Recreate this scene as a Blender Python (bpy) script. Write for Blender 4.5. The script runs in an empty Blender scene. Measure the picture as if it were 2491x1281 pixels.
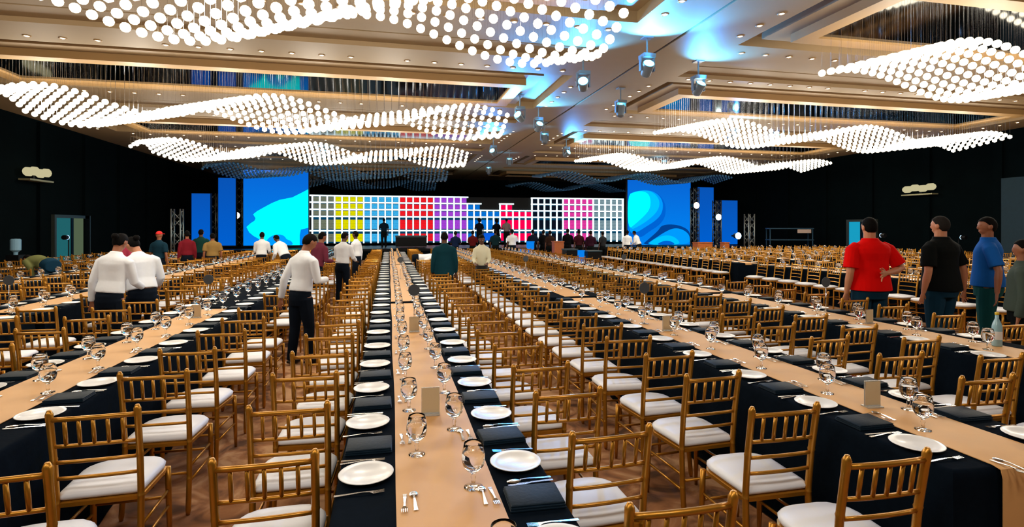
import bpy, math, random
from mathutils import Vector, Matrix
random.seed(7)
R = math.radians
sc = bpy.context.scene
COL = sc.collection

# ---------------------------------------------------------------- camera, world, exposure
F, CX, HY = 1330.0, 1245.5, 553.0          # focal length in pixels, frame centre, horizon row (2491 x 1281)
YAW = math.atan(299.5 / F)
EYE = 1.80
cam_d = bpy.data.cameras.new('camera'); cam = bpy.data.objects.new('camera', cam_d); COL.objects.link(cam)
cam.location = (0, 0, EYE); cam.rotation_euler = (R(90), 0, -YAW)
cam_d.sensor_width = 36; cam_d.lens = 36 * F / 2491; cam_d.shift_y = -(640.5 - HY) / 2491
cam_d.clip_start = .05; cam_d.clip_end = 200
sc.camera = cam
sc.view_settings.view_transform = 'Standard'; sc.view_settings.look = 'None'
sc.view_settings.gamma = 1; sc.view_settings.use_curve_mapping = False
sc.view_settings.exposure = 0.12
sc.cycles.max_bounces = 20; sc.cycles.transmission_bounces = 20; sc.cycles.transparent_max_bounces = 16
w = bpy.data.worlds.new('world'); sc.world = w; w.use_nodes = True
w.node_tree.nodes['Background'].inputs[0].default_value = (.05, .10, .16, 1)
w.node_tree.nodes['Background'].inputs[1].default_value = .15
LAMP_W = 115.0                               # watts of each lamp hung inside a lit chandelier
BULB_E = 6.0
ROOM = dict(x0=-12.4, x1=24.0, y0=-7.0, y1=44.0)

S, C = math.sin(YAW), math.cos(YAW)
def depth(p): return p[0] * S + p[1] * C
def proj(p):
    d = depth(p)
    if d < .1: return None
    return CX + F * (p[0] * C - p[1] * S) / d, HY - F * (p[2] - EYE) / d, d
def seen(p, m=30):
    q = proj(p)
    return q is not None and -m < q[0] < 2491 + m and -m < q[1] < 1281 + m
def at(px, D):                              # a floor point: photograph column and distance along the lens axis
    r = (px - CX) / F * D
    return D * S + r * C, D * C - r * S
def at_y(px, py, Y):                        # the point of the plane y = Y that shows at a pixel
    r = (px - CX) / F; k = Y / (C - S * r)
    return k * (S + C * r), EYE + k * (HY - py) / F

# ---------------------------------------------------------------- materials
def lin(c):
    return tuple((v / 12.92 if v <= .04045 else ((v + .055) / 1.055) ** 2.4) for v in c) + (1.0,)
def rgb(r, g, b): return lin((r / 255, g / 255, b / 255))
MATS = {}
def mat(name, col, rough=.6, metal=0, noise=0, nscale=20, emit=0, ecol=None, bump=0, spec=.5, coat=0, sheen=0):
    if name in MATS: return MATS[name]
    m = bpy.data.materials.new(name); m.use_nodes = True; MATS[name] = m
    nt = m.node_tree; b = nt.nodes['Principled BSDF']
    b.inputs['Base Color'].default_value = col; b.inputs['Roughness'].default_value = rough
    b.inputs['Metallic'].default_value = metal; b.inputs['Specular IOR Level'].default_value = spec
    b.inputs['Coat Weight'].default_value = coat; b.inputs['Sheen Weight'].default_value = sheen
    if noise or bump:
        tc = nt.nodes.new('ShaderNodeTexCoord'); nz = nt.nodes.new('ShaderNodeTexNoise')
        nz.inputs['Scale'].default_value = nscale; nz.inputs['Detail'].default_value = 4
        nt.links.new(tc.outputs['Object'], nz.inputs['Vector'])
        if noise:
            mx = nt.nodes.new('ShaderNodeMix'); mx.data_type = 'RGBA'
            mx.inputs[6].default_value = tuple(v * (1 - noise) for v in col[:3]) + (1,)
            mx.inputs[7].default_value = tuple(min(1, v * (1 + noise)) for v in col[:3]) + (1,)
            nt.links.new(nz.outputs['Fac'], mx.inputs[0]); nt.links.new(mx.outputs[2], b.inputs['Base Color'])
        if bump:
            bp = nt.nodes.new('ShaderNodeBump'); bp.inputs['Strength'].default_value = bump; bp.inputs['Distance'].default_value = .01
            nt.links.new(nz.outputs['Fac'], bp.inputs['Height']); nt.links.new(bp.outputs['Normal'], b.inputs['Normal'])
    if emit:
        b.inputs['Emission Color'].default_value = ecol or col; b.inputs['Emission Strength'].default_value = emit
    return m
def emis(name, col, strength, sample=True, lines=0, dark=None):
    if name in MATS: return MATS[name]
    m = bpy.data.materials.new(name); m.use_nodes = True; MATS[name] = m
    nt = m.node_tree; nt.nodes.clear()
    o = nt.nodes.new('ShaderNodeOutputMaterial'); e = nt.nodes.new('ShaderNodeEmission')
    e.inputs[0].default_value = col; e.inputs[1].default_value = strength
    if lines:                                # printed lines on a screen tile
        tc = nt.nodes.new('ShaderNodeTexCoord'); wv = nt.nodes.new('ShaderNodeTexWave'); wv.bands_direction = 'Z'
        wv.inputs['Scale'].default_value = lines; wv.inputs['Distortion'].default_value = 1.5; wv.inputs['Detail Scale'].default_value = 6
        rp = nt.nodes.new('ShaderNodeValToRGB'); rp.color_ramp.elements[0].position = .25; rp.color_ramp.elements[1].position = .6
        rp.color_ramp.elements[0].color = dark or tuple(v * .35 for v in col[:3]) + (1,); rp.color_ramp.elements[1].color = col
        nt.links.new(tc.outputs['Object'], wv.inputs['Vector']); nt.links.new(wv.outputs['Fac'], rp.inputs[0]); nt.links.new(rp.outputs[0], e.inputs[0])
    nt.links.new(e.outputs[0], o.inputs[0])
    if not sample: m.cycles.emission_sampling = 'NONE'
    return m
def glass(name, ior, col=(1, 1, 1, 1), rough=0):
    m = bpy.data.materials.new(name); m.use_nodes = True; MATS[name] = m
    b = m.node_tree.nodes['Principled BSDF']
    b.inputs['Base Color'].default_value = col; b.inputs['Roughness'].default_value = rough
    b.inputs['IOR'].default_value = ior; b.inputs['Transmission Weight'].default_value = 1
    return m

GOLD = mat('gold_painted_wood', rgb(190, 132, 40), .36, .7, noise=.22, nscale=14, coat=.25)
SEATM = mat('white_vinyl', rgb(238, 241, 250), .45, noise=.04, nscale=6, bump=.08)
CLOTH = mat('black_cloth', rgb(8, 17, 27), .9, noise=.25, nscale=30, bump=.15, spec=.03)
NAPK = mat('black_napkin_cloth', rgb(12, 30, 44), .6, noise=.2, nscale=60, bump=.2, spec=.15)
RUN = mat('peach_satin', rgb(214, 162, 102), .55, noise=.06, nscale=8, bump=.1)
CHINA = mat('white_china', rgb(238, 238, 238), .28, coat=.1)
STEEL = mat('polished_steel', rgb(215, 218, 225), .14, 1)
CREAM = mat('cream_plaster', rgb(150, 126, 93), .6, noise=.05, nscale=2)
CREAM2 = mat('cream_moulding', rgb(156, 122, 76), .55, noise=.05, nscale=2)
GROOVE = mat('dark_joint', rgb(36, 34, 34), .9)
MIRROR = mat('dark_mirror', rgb(70, 74, 80), .06, 1)
BLACK = mat('black_drape', rgb(2, 9, 12), 1, noise=.4, nscale=1.2, spec=.05)
BLACKM = mat('black_metal', rgb(8, 10, 14), .5, .3, spec=.2)
TRUSSM = mat('aluminium_tube', rgb(120, 125, 125), .4, .8)
WOOD = mat('orange_wood', rgb(176, 96, 42), .5, noise=.2, nscale=10)
BULB = emis('warm_bulb', (1, .86, .62, 1), BULB_E, sample=False)
BULBOFF = mat('unlit_bulb', rgb(70, 125, 175), .15, 0, coat=.5)
DOWN = emis('downlight_lens', (1, .78, .5, 1), 9, sample=False)
CYAN = emis('cyan_beam_lens', (.10, .72, 1, 1), 14, sample=False)
GLASS = glass('clear_glass', 1.3)
WATER = glass('water', 1.3)
FROST = mat('frosted_acrylic', rgb(220, 215, 205), .25)
MATS['frosted_acrylic'].node_tree.nodes['Principled BSDF'].inputs['Transmission Weight'].default_value = .7

def carpet():
    m = bpy.data.materials.new('patterned_carpet'); m.use_nodes = True
    nt = m.node_tree; b = nt.nodes['Principled BSDF']; b.inputs['Roughness'].default_value = .95
    tc = nt.nodes.new('ShaderNodeTexCoord')
    nz = nt.nodes.new('ShaderNodeTexNoise'); nz.inputs['Scale'].default_value = 2.6; nz.inputs['Detail'].default_value = 7; nz.inputs['Distortion'].default_value = 1.6
    rp = nt.nodes.new('ShaderNodeValToRGB')
    e = rp.color_ramp.elements; e[0].position = .36; e[0].color = rgb(92, 60, 38); e[1].position = .62; e[1].color = rgb(196, 152, 112)
    k = rp.color_ramp.elements.new(.5); k.color = rgb(158, 106, 66)
    nt.links.new(tc.outputs['Object'], nz.inputs['Vector']); nt.links.new(nz.outputs['Fac'], rp.inputs[0]); nt.links.new(rp.outputs[0], b.inputs['Base Color'])
    return m
CARPET = carpet()

# ---------------------------------------------------------------- mesh helpers
class MB:
    def __init__(s): s.v = []; s.f = []; s.m = []
    def add(s, vs, fs, mi=0):
        o = len(s.v); s.v += [tuple(v) for v in vs]; s.f += [tuple(i + o for i in f) for f in fs]; s.m += [mi] * len(fs)
        return s
    def box(s, x0, x1, y0, y1, z0, z1, mi=0, M=None):
        vs = [Vector((x, y, z)) for z in (z0, z1) for y in (y0, y1) for x in (x0, x1)]
        if M: vs = [M @ v for v in vs]
        return s.add(vs, [(0, 2, 3, 1), (4, 5, 7, 6), (0, 1, 5, 4), (1, 3, 7, 5), (3, 2, 6, 7), (2, 0, 4, 6)], mi)
    def loft(s, rings, mi=0, cap=True):
        n = len(rings[0]); vs = [p for r in rings for p in r]; fs = []
        for k in range(len(rings) - 1):
            for i in range(n):
                j = (i + 1) % n; fs.append((k * n + i, k * n + j, (k + 1) * n + j, (k + 1) * n + i))
        if cap: fs += [tuple(range(n - 1, -1, -1)), tuple(range((len(rings) - 1) * n, len(rings) * n))]
        return s.add(vs, fs, mi)
    def tube(s, pts, rad, n=8, mi=0, flat=1.0):
        pts = [Vector(p) for p in pts]
        if not hasattr(rad, '__len__'): rad = [rad] * len(pts)
        rings = []; ref = None
        for i, p in enumerate(pts):
            t = (pts[min(i + 1, len(pts) - 1)] - pts[max(i - 1, 0)]).normalized()
            if ref is None: ref = Vector((0, 1, 0)) if abs(t.y) < .8 else Vector((1, 0, 0))
            a = (ref - t * ref.dot(t)).normalized(); b = t.cross(a); ref = a
            rings.append([p + (a * math.cos(q) * flat + b * math.sin(q)) * rad[i] for q in [2 * math.pi * k / n for k in range(n)]])
        return s.loft(rings, mi)
    def lathe(s, prof, n=16, mi=0, M=None, cap=True):
        rings = [[Vector((r * math.cos(2 * math.pi * k / n), r * math.sin(2 * math.pi * k / n), z)) for k in range(n)] for r, z in prof]
        if M: rings = [[M @ p for p in r] for r in rings]
        return s.loft(rings, mi, cap)
    def ell(s, c, rx, ry, rz, n=12, k=8, mi=0, M=None):
        c = Vector(c); rings = []
        for i in range(1, k):
            a = -math.pi / 2 + math.pi * i / k
            rings.append([Vector((rx * math.cos(a) * math.cos(2 * math.pi * j / n), ry * math.cos(a) * math.sin(2 * math.pi * j / n), rz * math.sin(a))) for j in range(n)])
        rings = [[(M @ p if M else p) + c for p in r] for r in rings]
        return s.loft(rings, mi)
    def mesh(s, name, mats, smooth=False):
        me = bpy.data.meshes.new(name); me.from_pydata(s.v, [], s.f)
        for m in (mats if isinstance(mats, (list, tuple)) else [mats]): me.materials.append(m)
        if any(s.m): me.polygons.foreach_set('material_index', s.m)
        if smooth:
            me.polygons.foreach_set('use_smooth', [True] * len(s.f))
            if smooth == 'auto': me.set_sharp_from_angle(angle=R(40))
        me.update(); return me
def link(name, me, parent=None, loc=None, rz=0):
    o = bpy.data.objects.new(name, me); COL.objects.link(o)
    if parent: o.parent = parent
    if loc: o.location = loc
    if rz: o.rotation_euler = (0, 0, rz)
    return o
def tag(o, label=None, cat=None, group=None, kind=None):
    if label: o['label'] = label
    if cat: o['category'] = cat
    if group: o['group'] = group
    if kind: o['kind'] = kind
    return o
def thing(name, label, cat, loc=(0, 0, 0), rz=0, group=None):
    return tag(link(name, None, None, loc, rz), label, cat, group)
def struct(name, mb, m, parent=None, smooth=False):
    o = link(name, mb.mesh(name, m, smooth), parent)
    if not parent: o['kind'] = 'structure'
    return o
ORD = 'first second third fourth fifth sixth seventh eighth ninth tenth eleventh twelfth thirteenth fourteenth fifteenth sixteenth seventeenth eighteenth nineteenth twentieth'.split()
ORD += ['twenty-' + o for o in ORD[:9]] + ['thirtieth'] + ['thirty-' + o for o in ORD[:9]] + ['fortieth'] + ['forty-' + o for o in ORD[:9]]

# ---------------------------------------------------------------- room shell
X0, X1, Y0, Y1 = ROOM['x0'], ROOM['x1'], ROOM['y0'], ROOM['y1']
ZB, ZF, ZR1, ZR2, ZM = 5.68, 5.90, 5.72, 5.55, 5.60       # beam underside, recessed field, two frame steps, mirror
XC = 5.78
YC = [-.1 + 7.7 * k for k in range(6)]                    # coffer rows
YCS = [YC, [y + (.7 if i == 1 else 0) for i, y in enumerate(YC)]]
FIELDS = [(-10.7, 4.6), (7.25, 22.2)]; OPEN = [(-9.1, 3.2), (8.3, 20.6)]
struct('floor', MB().box(X0, X1, Y0, Y1, -.2, 0), CARPET)
struct('wall_left', MB().box(X0 - .3, X0, Y0, Y1, 0, 7), BLACK)
struct('wall_right', MB().box(X1, X1 + .3, Y0, Y1, 0, 7), BLACK)
struct('wall_back', MB().box(X0, X1, Y1, Y1 + .3, 0, 7), BLACK)
struct('wall_front', MB().box(X0, X1, Y0 - .3, Y0, 0, 7), BLACK)
cl = struct('ceiling', MB().box(X0, X1, Y0, Y1, ZF, ZF + .3), CREAM)
# beams: lengthwise ones and, between coffer rows, cross beams with a shallow groove
def ceil_part(name, mb, m=CREAM): return link(name, mb.mesh(name, m), cl)
for a, b in ((X0, FIELDS[0][0]), (FIELDS[1][1], X1)): ceil_part('side_beam', MB().box(a, b, Y0, Y1, ZB, ZF))
mb = MB().box(FIELDS[0][1], XC - .04, Y0, Y1, ZB, ZF).box(XC + .04, FIELDS[1][0], Y0, Y1, ZB, ZF)
ceil_part('central_beam', mb)
ceil_part('beam_joint', MB().box(XC - .04, XC + .04, Y0, Y1, ZB + .06, ZF), GROOVE)
for YCh, (fa, fb), (oa, ob) in zip(YCS, FIELDS, OPEN):
    for k, yc in enumerate(YCh):
        ya, yb = yc + 2.0, (YCh[k + 1] - 2.0 if k < 5 else Y1)
        ym = yc + 3.85
        if k == 5: ceil_part('cross_beam', MB().box(fa, fb, ya, yb, ZB, ZF))
        else:
            ceil_part('cross_beam', MB().box(fa, fb, ya, ym - .65, ZB, ZF).box(fa, fb, ym + .65, yb, ZB, ZF).box(fa, fb, ym - .65, ym - .03, ZB + .1, ZF).box(fa, fb, ym + .03, ym + .65, ZB + .1, ZF))
            ceil_part('beam_joint', MB().box(fa, fb, ym - .03, ym + .03, ZB + .14, ZF), GROOVE)
        if k == 0: ceil_part('cross_beam', MB().box(fa, fb, Y0, yc - 2.0, ZB, ZF))
        def ring(d, z0, z1, e):
            return MB().box(oa - d, ob + d, yc - .95 - d, yc - .95 - e, z0, z1).box(oa - d, ob + d, yc + .95 + e, yc + .95 + d, z0, z1).box(oa - d, oa - e, yc - .95 - e, yc + .95 + e, z0, z1).box(ob + e, ob + d, yc - .95 - e, yc + .95 + e, z0, z1)
        ceil_part('coffer_step', ring(.72, ZR1, ZF, .34)); ceil_part('coffer_frame', ring(.34, ZR2, ZF, 0), CREAM2)
        ceil_part('coffer_mirror', MB().box(oa, ob, yc - .95, yc + .95, ZM, ZM + .05), MIRROR)
# pilasters of drape on the walls
dp = MB()
for y in range(2, 44, 3): dp.box(X0, X0 + .12, y, y + .35, 0, 5.6); dp.box(X1 - .12, X1, y, y + .35, 0, 5.6)
struct('trim_1', dp, BLACK)

# doors and openings on the side walls
def lamp(name, loc, energy, col, kind='POINT', size=.1, rot=None, spot=R(60), parent=None):
    d = bpy.data.lights.new(name, kind); d.energy = energy; d.color = col
    if kind == 'AREA': d.size = size
    else: d.shadow_soft_size = size
    if kind == 'SPOT': d.spot_size = spot; d.spot_blend = .5
    o = bpy.data.objects.new(name, d); COL.objects.link(o); o.location = loc
    if rot: o.rotation_euler = rot
    if parent: o.parent = parent
    return o
def door(n, x, y0, y1, z1, sgn, cols):
    t = link('door_%d' % n, MB().box(x - .1, x + .1, y0 - .12, y0, 0, z1 + .12).box(x - .1, x + .1, y1, y1 + .12, 0, z1 + .12).box(x - .1, x + .1, y0, y1, z1, z1 + .12).mesh('door', mat('door_frame', rgb(40, 46, 42), .5)))
    t['kind'] = 'structure'
    ym = (y0 + y1) / 2
    for (a, b), c in zip(((y0, ym - .08), (ym + .08, y1)), cols):
        link('door_leaf', MB().box(x - .03, x + .03, a, b, .02, z1).mesh('door_leaf', emis('doorway_glow_%d%d' % (n, int(a * 10)), c, 1)), t)  # glowing slab: light of the open doorway put into its emission
    link('door_mullion', MB().box(x - .06, x + .06, ym - .08, ym + .08, 0, z1).mesh('door_mullion', BLACKM), t)
door(1, X0 + .02, 24.0, 26.3, 2.17, 1, (rgb(30, 92, 98), rgb(78, 92, 70)))
door(2, X1 - .02, 22.9, 24.5, 2.1, -1, (rgb(20, 120, 150), rgb(22, 150, 185)))
struct('wall_pier', MB().box(23.7, X1, 12.6, 16.9, 0, 3.75), mat('grey_blue_panel', rgb(12, 40, 54), .9, noise=.2, nscale=8))

# ---------------------------------------------------------------- chandeliers
ico = bpy.data.meshes.new('tmp')
import bmesh
def ico_mesh(sub, r):
    bm = bmesh.new(); bmesh.ops.create_icosphere(bm, subdivisions=sub, radius=r)
    vs = [v.co.copy() for v in bm.verts]; fs = [tuple(v.index for v in f.verts) for f in bm.faces]; bm.free(); return vs, fs
IV1, IF1 = ico_mesh(1, .072); IV2, IF2 = ico_mesh(2, .068)
bulb_me = MB().add(IV2, IF2).mesh('bulb', BULB, True)
NX, NV = 61, 9
LIT = (1, .925, .80)
def chandelier(side, k, lit, label, n_parts, x_off=0, lamps=True):
    oa, ob = OPEN[side]; yc = YCS[side][k]
    t = thing('wave_chandelier', label, 'chandelier', ((oa + ob) / 2, yc, ZM), 0, 'coffer chandeliers')
    ox, oy, oz = t.location
    pts = []
    for i in range(NX):
        x = oa + .1 + (ob - oa - .2) * i / (NX - 1)
        for j in range(NV):
            v = j / (NV - 1); y = yc - .95 + 1.9 * v
            if side == 0: z = 4.73 + .29 * math.cos(2 * math.pi * (x + 2.8) / 4.9 + math.pi * v)
            else: z = 4.74 + .24 * math.cos(2 * math.pi * (x - 9.9) / 4.9 + .9 * v)
            pts.append(Vector((x, y, z)))
    vis = sorted([p for p in pts if seen(p, 5)], key=depth)[:n_parts]
    vs = set(id(p) for p in vis)
    for p in vis: link('bulb', bulb_me, t, p - Vector((ox, oy, oz)))
    rest = [p for p in pts if id(p) not in vs]
    mb = MB()
    V, Fc = (IV1, IF1)
    for p in rest: mb.add([q + p - Vector((ox, oy, oz)) for q in V], Fc)
    if rest: tag(link('small_bulbs', mb.mesh('small_bulbs', BULB if lit else BULBOFF, True), t), kind='stuff')
    rod = MB()
    for p in pts:
        q = p - Vector((ox, oy, oz)); r = .0014
        rod.loft([[q + Vector((r * a, r * b, .06)) for a, b in ((1, 0), (-.5, .87), (-.5, -.87))], [Vector((q.x + r * a, q.y + r * b, 0)) for a, b in ((1, 0), (-.5, .87), (-.5, -.87))]], cap=False)
    tag(link('hanging_rods', rod.mesh('hanging_rods', STEEL), t), kind='stuff')
    if lit and lamps:
        for i in range(6):
            x = -((ob - oa) / 2) + (ob - oa) * (i + .5) / 6
            lamp('chandelier_lamp', (x, 0, 4.72 - ZM), LAMP_W, LIT, 'POINT', .35, parent=t)
    return t
SD = ['in the coffers on the waiters side', 'in the coffers above the man in red']
chandelier(0, 1, True, 'huge wavy chandelier of white globe bulbs, first from the camera above central table', 300)
chandelier(0, 2, True, 'long glowing ribbon chandelier, second from the camera in the coffers over the waiters', 300)
chandelier(0, 3, True, 'shorter glowing ribbon chandelier, third from the camera in the coffers over the waiters', 0)
chandelier(0, 4, False, 'unlit bluish bead chandelier above the screen with the cyan peak', 0)
chandelier(0, 5, False, 'unlit thin bead chandelier hanging above the yellow end of the tile wall', 0)
chandelier(1, 1, True, 'blazing white wave chandelier, first from the camera above the men in polo shirts', 300)
chandelier(1, 2, True, 'long white wave chandelier, second from the camera over the far block of tables', 0)
chandelier(1, 3, True, 'thin white wave chandelier, third from the camera over the far block of tables', 0)
chandelier(1, 4, False, 'unlit bluish wave chandelier above the screen with the swirl', 0)
chandelier(1, 5, False, 'unlit thin wave chandelier hanging above the grey end of the tile wall', 0)
for s_ in (0, 1):                                         # the row over the camera lights the near tables
    for i in range(6):
        oa, ob = OPEN[s_]
        lamp('chandelier_lamp', (oa + (ob - oa) * (i + .5) / 6, YC[0], 4.7), LAMP_W, LIT, 'POINT', .35)

# downlights
dl = MB().lathe([(.075, 0), (.075, -.012), (.05, -.014), (.05, .02)], 12)
dl_me = dl.mesh('downlight', CREAM2, True); lens_me = MB().lathe([(.05, -.004), (.03, -.016), (.004, -.02)], 12).mesh('lens', DOWN, True)
rows = {}
for side, (fa, fb) in enumerate(FIELDS):
    for k, yc in enumerate(YCS[side]):
        for dy, nm in ((-2.35, 'near'), (2.45, 'far')):
            n = int((fb - fa) / .62)
            rows['%s edge, %s coffer, %s' % (nm, ORD[k - 1] if k else 'zeroth', ('waiters half', 'red-shirt half')[side])] = [(fa + .4 + (fb - fa - .8) * i / (n - 1), yc + dy) for i in range(n) if abs(i - n * .33) > .6 and abs(i - n * .68) > .6]
        for x in ((fa - .45, fb + .3) if side == 0 else (fa - .3, fb + .45)):
            rows['%s beam side, %s coffer, %s' % ('central' if abs(x - XC) < 3 else 'wall', ORD[k - 1] if k else 'zeroth', ('waiters half', 'red-shirt half')[side])] = [(x, yc - 1.5 + .6 * i) for i in range(6)]
nd = 0
for nm, ps in rows.items():
    i = 0
    for x, y in sorted(ps):
        if not seen((x, y, ZB), 0) or nd >= 300 or depth((x, y, 0)) > 32: continue
        t = tag(link('downlight', dl_me, None, (x, y, ZB)), 'warm ceiling downlight, %s along %s' % (ORD[min(i, 48)], nm), 'downlight', 'ceiling downlights')
        link('lens', lens_me, t); nd += 1; i += 1

# moving-head stage lights under the ceiling
HOUS = mat('pale_housing', rgb(110, 124, 140), .4, .2)
def stage_light(x, y, label, aim, e, drop=.35):
    t = thing('stage_light', label, 'spotlight', (x, y, ZB), 0, 'blue stage lights under the ceiling')
    link('rod', MB().tube([(0, 0, 0), (0, 0, -drop)], .02, 8).box(-.1, .1, -.1, .1, -.02, 0).mesh('rod', HOUS, 'auto'), t)
    link('base', MB().box(-.13, .13, -.13, .13, -drop - .08, -drop).mesh('base', HOUS), t)
    link('yoke', MB().box(-.16, -.13, -.04, .04, -drop - .34, -drop - .06).box(.13, .16, -.04, .04, -drop - .34, -drop - .06).mesh('yoke', HOUS), t)
    c = Vector((0, 0, -drop - .3)); a = Vector(aim).normalized(); M = Matrix.Translation(c) @ a.to_track_quat('Z', 'Y').to_matrix().to_4x4()
    h = link('head', MB().lathe([(.06, -.16), (.1, -.13), (.115, .02), (.125, .15), (.115, .15)], 16, M=M).mesh('head', HOUS, 'auto'), t)
    link('lens', MB().lathe([(.115, .145), (.08, .17), (.01, .18)], 16, M=M).mesh('lens', CYAN, True), h)
    lamp('stage_light_beam', c + a * .22, e, (.05, .36, 1), 'SPOT', .06, a.to_track_quat('-Z', 'Y').to_euler(), R(130), t)
stage_light(5.15, 10.3, 'cyan stage light beside the ceiling joint crossing, its beam on the ceiling', (-.1, -.75, .62), 800)
stage_light(4.3, 11.75, 'cyan stage light hanging at the corner of the first globe chandelier', (-.3, -.8, .35), 450)
stage_light(7.05, 11.5, 'blue tinted stage light across the ceiling joint from the first globe chandelier', (.1, -.6, .7), 380)
stage_light(3.75, 15.6, 'cyan stage light at the end of the second ribbon chandelier', (-.6, -.6, .4), 420)
stage_light(4.7, 17.0, 'cyan stage light just behind the one ending the second ribbon chandelier', (.1, -.7, .6), 420)
stage_light(6.3, 14.2, 'blue stage light on the central beam between globe and second ribbon chandeliers', (.1, .1, 1), 420)
stage_light(4.4, 23.2, 'cyan stage light at the end of the third ribbon chandelier', (-.5, -.7, .5), 600)
stage_light(7.6, 22.9, 'cyan stage light at the start of the third wave chandelier over far tables', (.5, -.7, .5), 600)
stage_light(12.0, 17.4, 'cyan stage light just above the second wave chandelier of the far tables', (.3, -.8, .5), 500)
stage_light(5.6, 19.4, 'cyan stage light on the central beam between second and third ribbons', (0, .2, .9), 700)  # extra fixture, added to tint the central beam blue
stage_light(5.9, 26.8, 'small cyan stage light on the central beam close to the stage', (0, .2, .9), 900)
stage_light(5.6, 31.0, 'last small cyan stage light on the central beam above the stage edge', (0, .2, .9), 900)  # added so the ceiling near the stage turns bluer
stage_light(-3.0, 27.0, 'cyan stage light above the cyan peak screen before the unlit chandelier', (0, .2, .9), 1200, .2)  # added fixture, gives the far ceiling a blue tint
stage_light(14.5, 27.0, 'cyan stage light above the swirl screen before the unlit chandelier', (0, .2, .9), 1200, .2)  # likewise added, blue tint for the other far half

# ---------------------------------------------------------------- stage and screens
STG = .62
t = thing('stage_platform', 'low black stage platform below the coloured tile wall', 'stage', (XC, 34, 0))
link('deck', MB().box(-18, 18, -3, 3.6, STG - .12, STG).mesh('deck', BLACKM), t)
link('skirt', MB().box(-18, 18, -3.02, -2.98, 0, STG - .12).mesh('skirt', BLACK), t)
t = thing('flight_case', 'dark flight case of gear lying on the stage before the tile wall', 'case', (*at(1000, 32.5), STG))
link('case', MB().box(-.9, .9, -.35, .35, .05, .6).mesh('case', BLACKM), t); link('lid', MB().box(-.92, .92, -.37, .37, .6, .7).mesh('lid', mat('grey_lid', rgb(30, 60, 75), .5)), t)

# tile wall: white glowing lattice with a coloured tile in each cell
YW = 37.0
xa, ztop = at_y(751, 475, YW); xb, _ = at_y(1514, 480, YW); _, zbot = at_y(751, 592, YW)
groups = [('grey', 3.5), ('yellow', 4), ('sky', 5), ('red', 5), ('violet', 5), ('blue', 5), ('crimson', 5), ('black', 5), ('pink', 5), ('silver', 5)]
ncol = 47.5; cw = (xb - xa) / ncol
H = ztop - zbot
edges = [0, .14, .287, .435, .735, 1.0]                    # fractions of height from the top
tw = thing('display_wall', 'long glowing white lattice wall holding rows of coloured tiles behind the stage', 'screen', (xa, YW, zbot))
LED = emis('white_led', (.75, .95, 1, 1), 1.7, sample=False)
PC = dict(grey=rgb(120, 128, 110), yellow=rgb(232, 226, 0), sky=rgb(70, 185, 235), red=rgb(255, 30, 40), violet=rgb(170, 70, 220), blue=rgb(10, 120, 225),
          crimson=rgb(255, 0, 70), black=rgb(14, 20, 34), pink=rgb(235, 60, 165), silver=rgb(140, 165, 170))
CELLB = emis('cell_teal', rgb(8, 62, 92), 1, sample=False)
tile_me = {}
def tile(kind, tall):
    if (kind, tall) in tile_me: return tile_me[kind, tall]
    h = H * (.30 if tall == 1 else .265 if tall == 2 else .145) - .07; wd = cw - .07
    pk = emis('tile_' + kind, PC[kind], 1.15, False, 5.5 if kind not in ('crimson',) else 0, {'sky': rgb(16, 110, 170), 'silver': rgb(40, 70, 90), 'grey': rgb(60, 62, 50), 'black': rgb(4, 8, 16)}.get(kind))
    ins = .028; top = .05 if tall == 0 else .16
    mb = MB().box(0, wd, 0, .03, 0, h, 0).box(ins, wd - ins, -.05, 0, (.03 if tall == 0 else .08), h - top, 1)
    tile_me[kind, tall] = mb.mesh('tile', [CELLB, pk]); return tile_me[kind, tall]
col_x = 0.0; cols = []
for g, n in groups:
    for i in range(int(math.ceil(n))):
        wcol = .5 if (n != int(n) and i == 0) else 1
        cols.append((g, i, col_x, wcol)); col_x += wcol
kx = ncol / col_x
top_row = {}
for g, i, cx_, wc in cols:
    first = 0
    if g == 'blue': first = 1 if i < 2 else 2
    if g == 'crimson': first = 1 if i < 2 else 2
    top_row[cx_] = first
    for r_ in range(first, 5):
        if wc < 1: continue
        link('tile', tile(g, 0 if r_ < 3 else r_ - 2), tw, (cx_ * kx * cw + .035, 0, H - H * edges[r_ + 1] + .035))
    link('light_upright', MB().box(cx_ * kx * cw - .042, cx_ * kx * cw + .042, -.12, .02, 0, H * (1 - edges[first])).mesh('light_upright', LED), tw)
link('light_upright', MB().box(xb - xa - .06, xb - xa + .06, -.12, .02, 0, H).mesh('light_upright', LED), tw)
for r_ in range(5):
    run = None
    for g, i, cx_, wc in cols + [('end', 0, col_x, 1)]:
        on = g != 'end' and top_row[cx_] <= r_
        if on and run is None: run = cx_
        if not on and run is not None:
            z = H * (1 - edges[r_]); link('light_shelf', MB().box(run * kx * cw - .06, cx_ * kx * cw + .06, -.13, .02, z - .042, z + .042).mesh('light_shelf', LED), tw); run = None
link('back_panel', MB().box(-.1, xb - xa + .1, .04, .12, -.02, H + .02).mesh('back_panel', BLACKM), tw)

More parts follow.
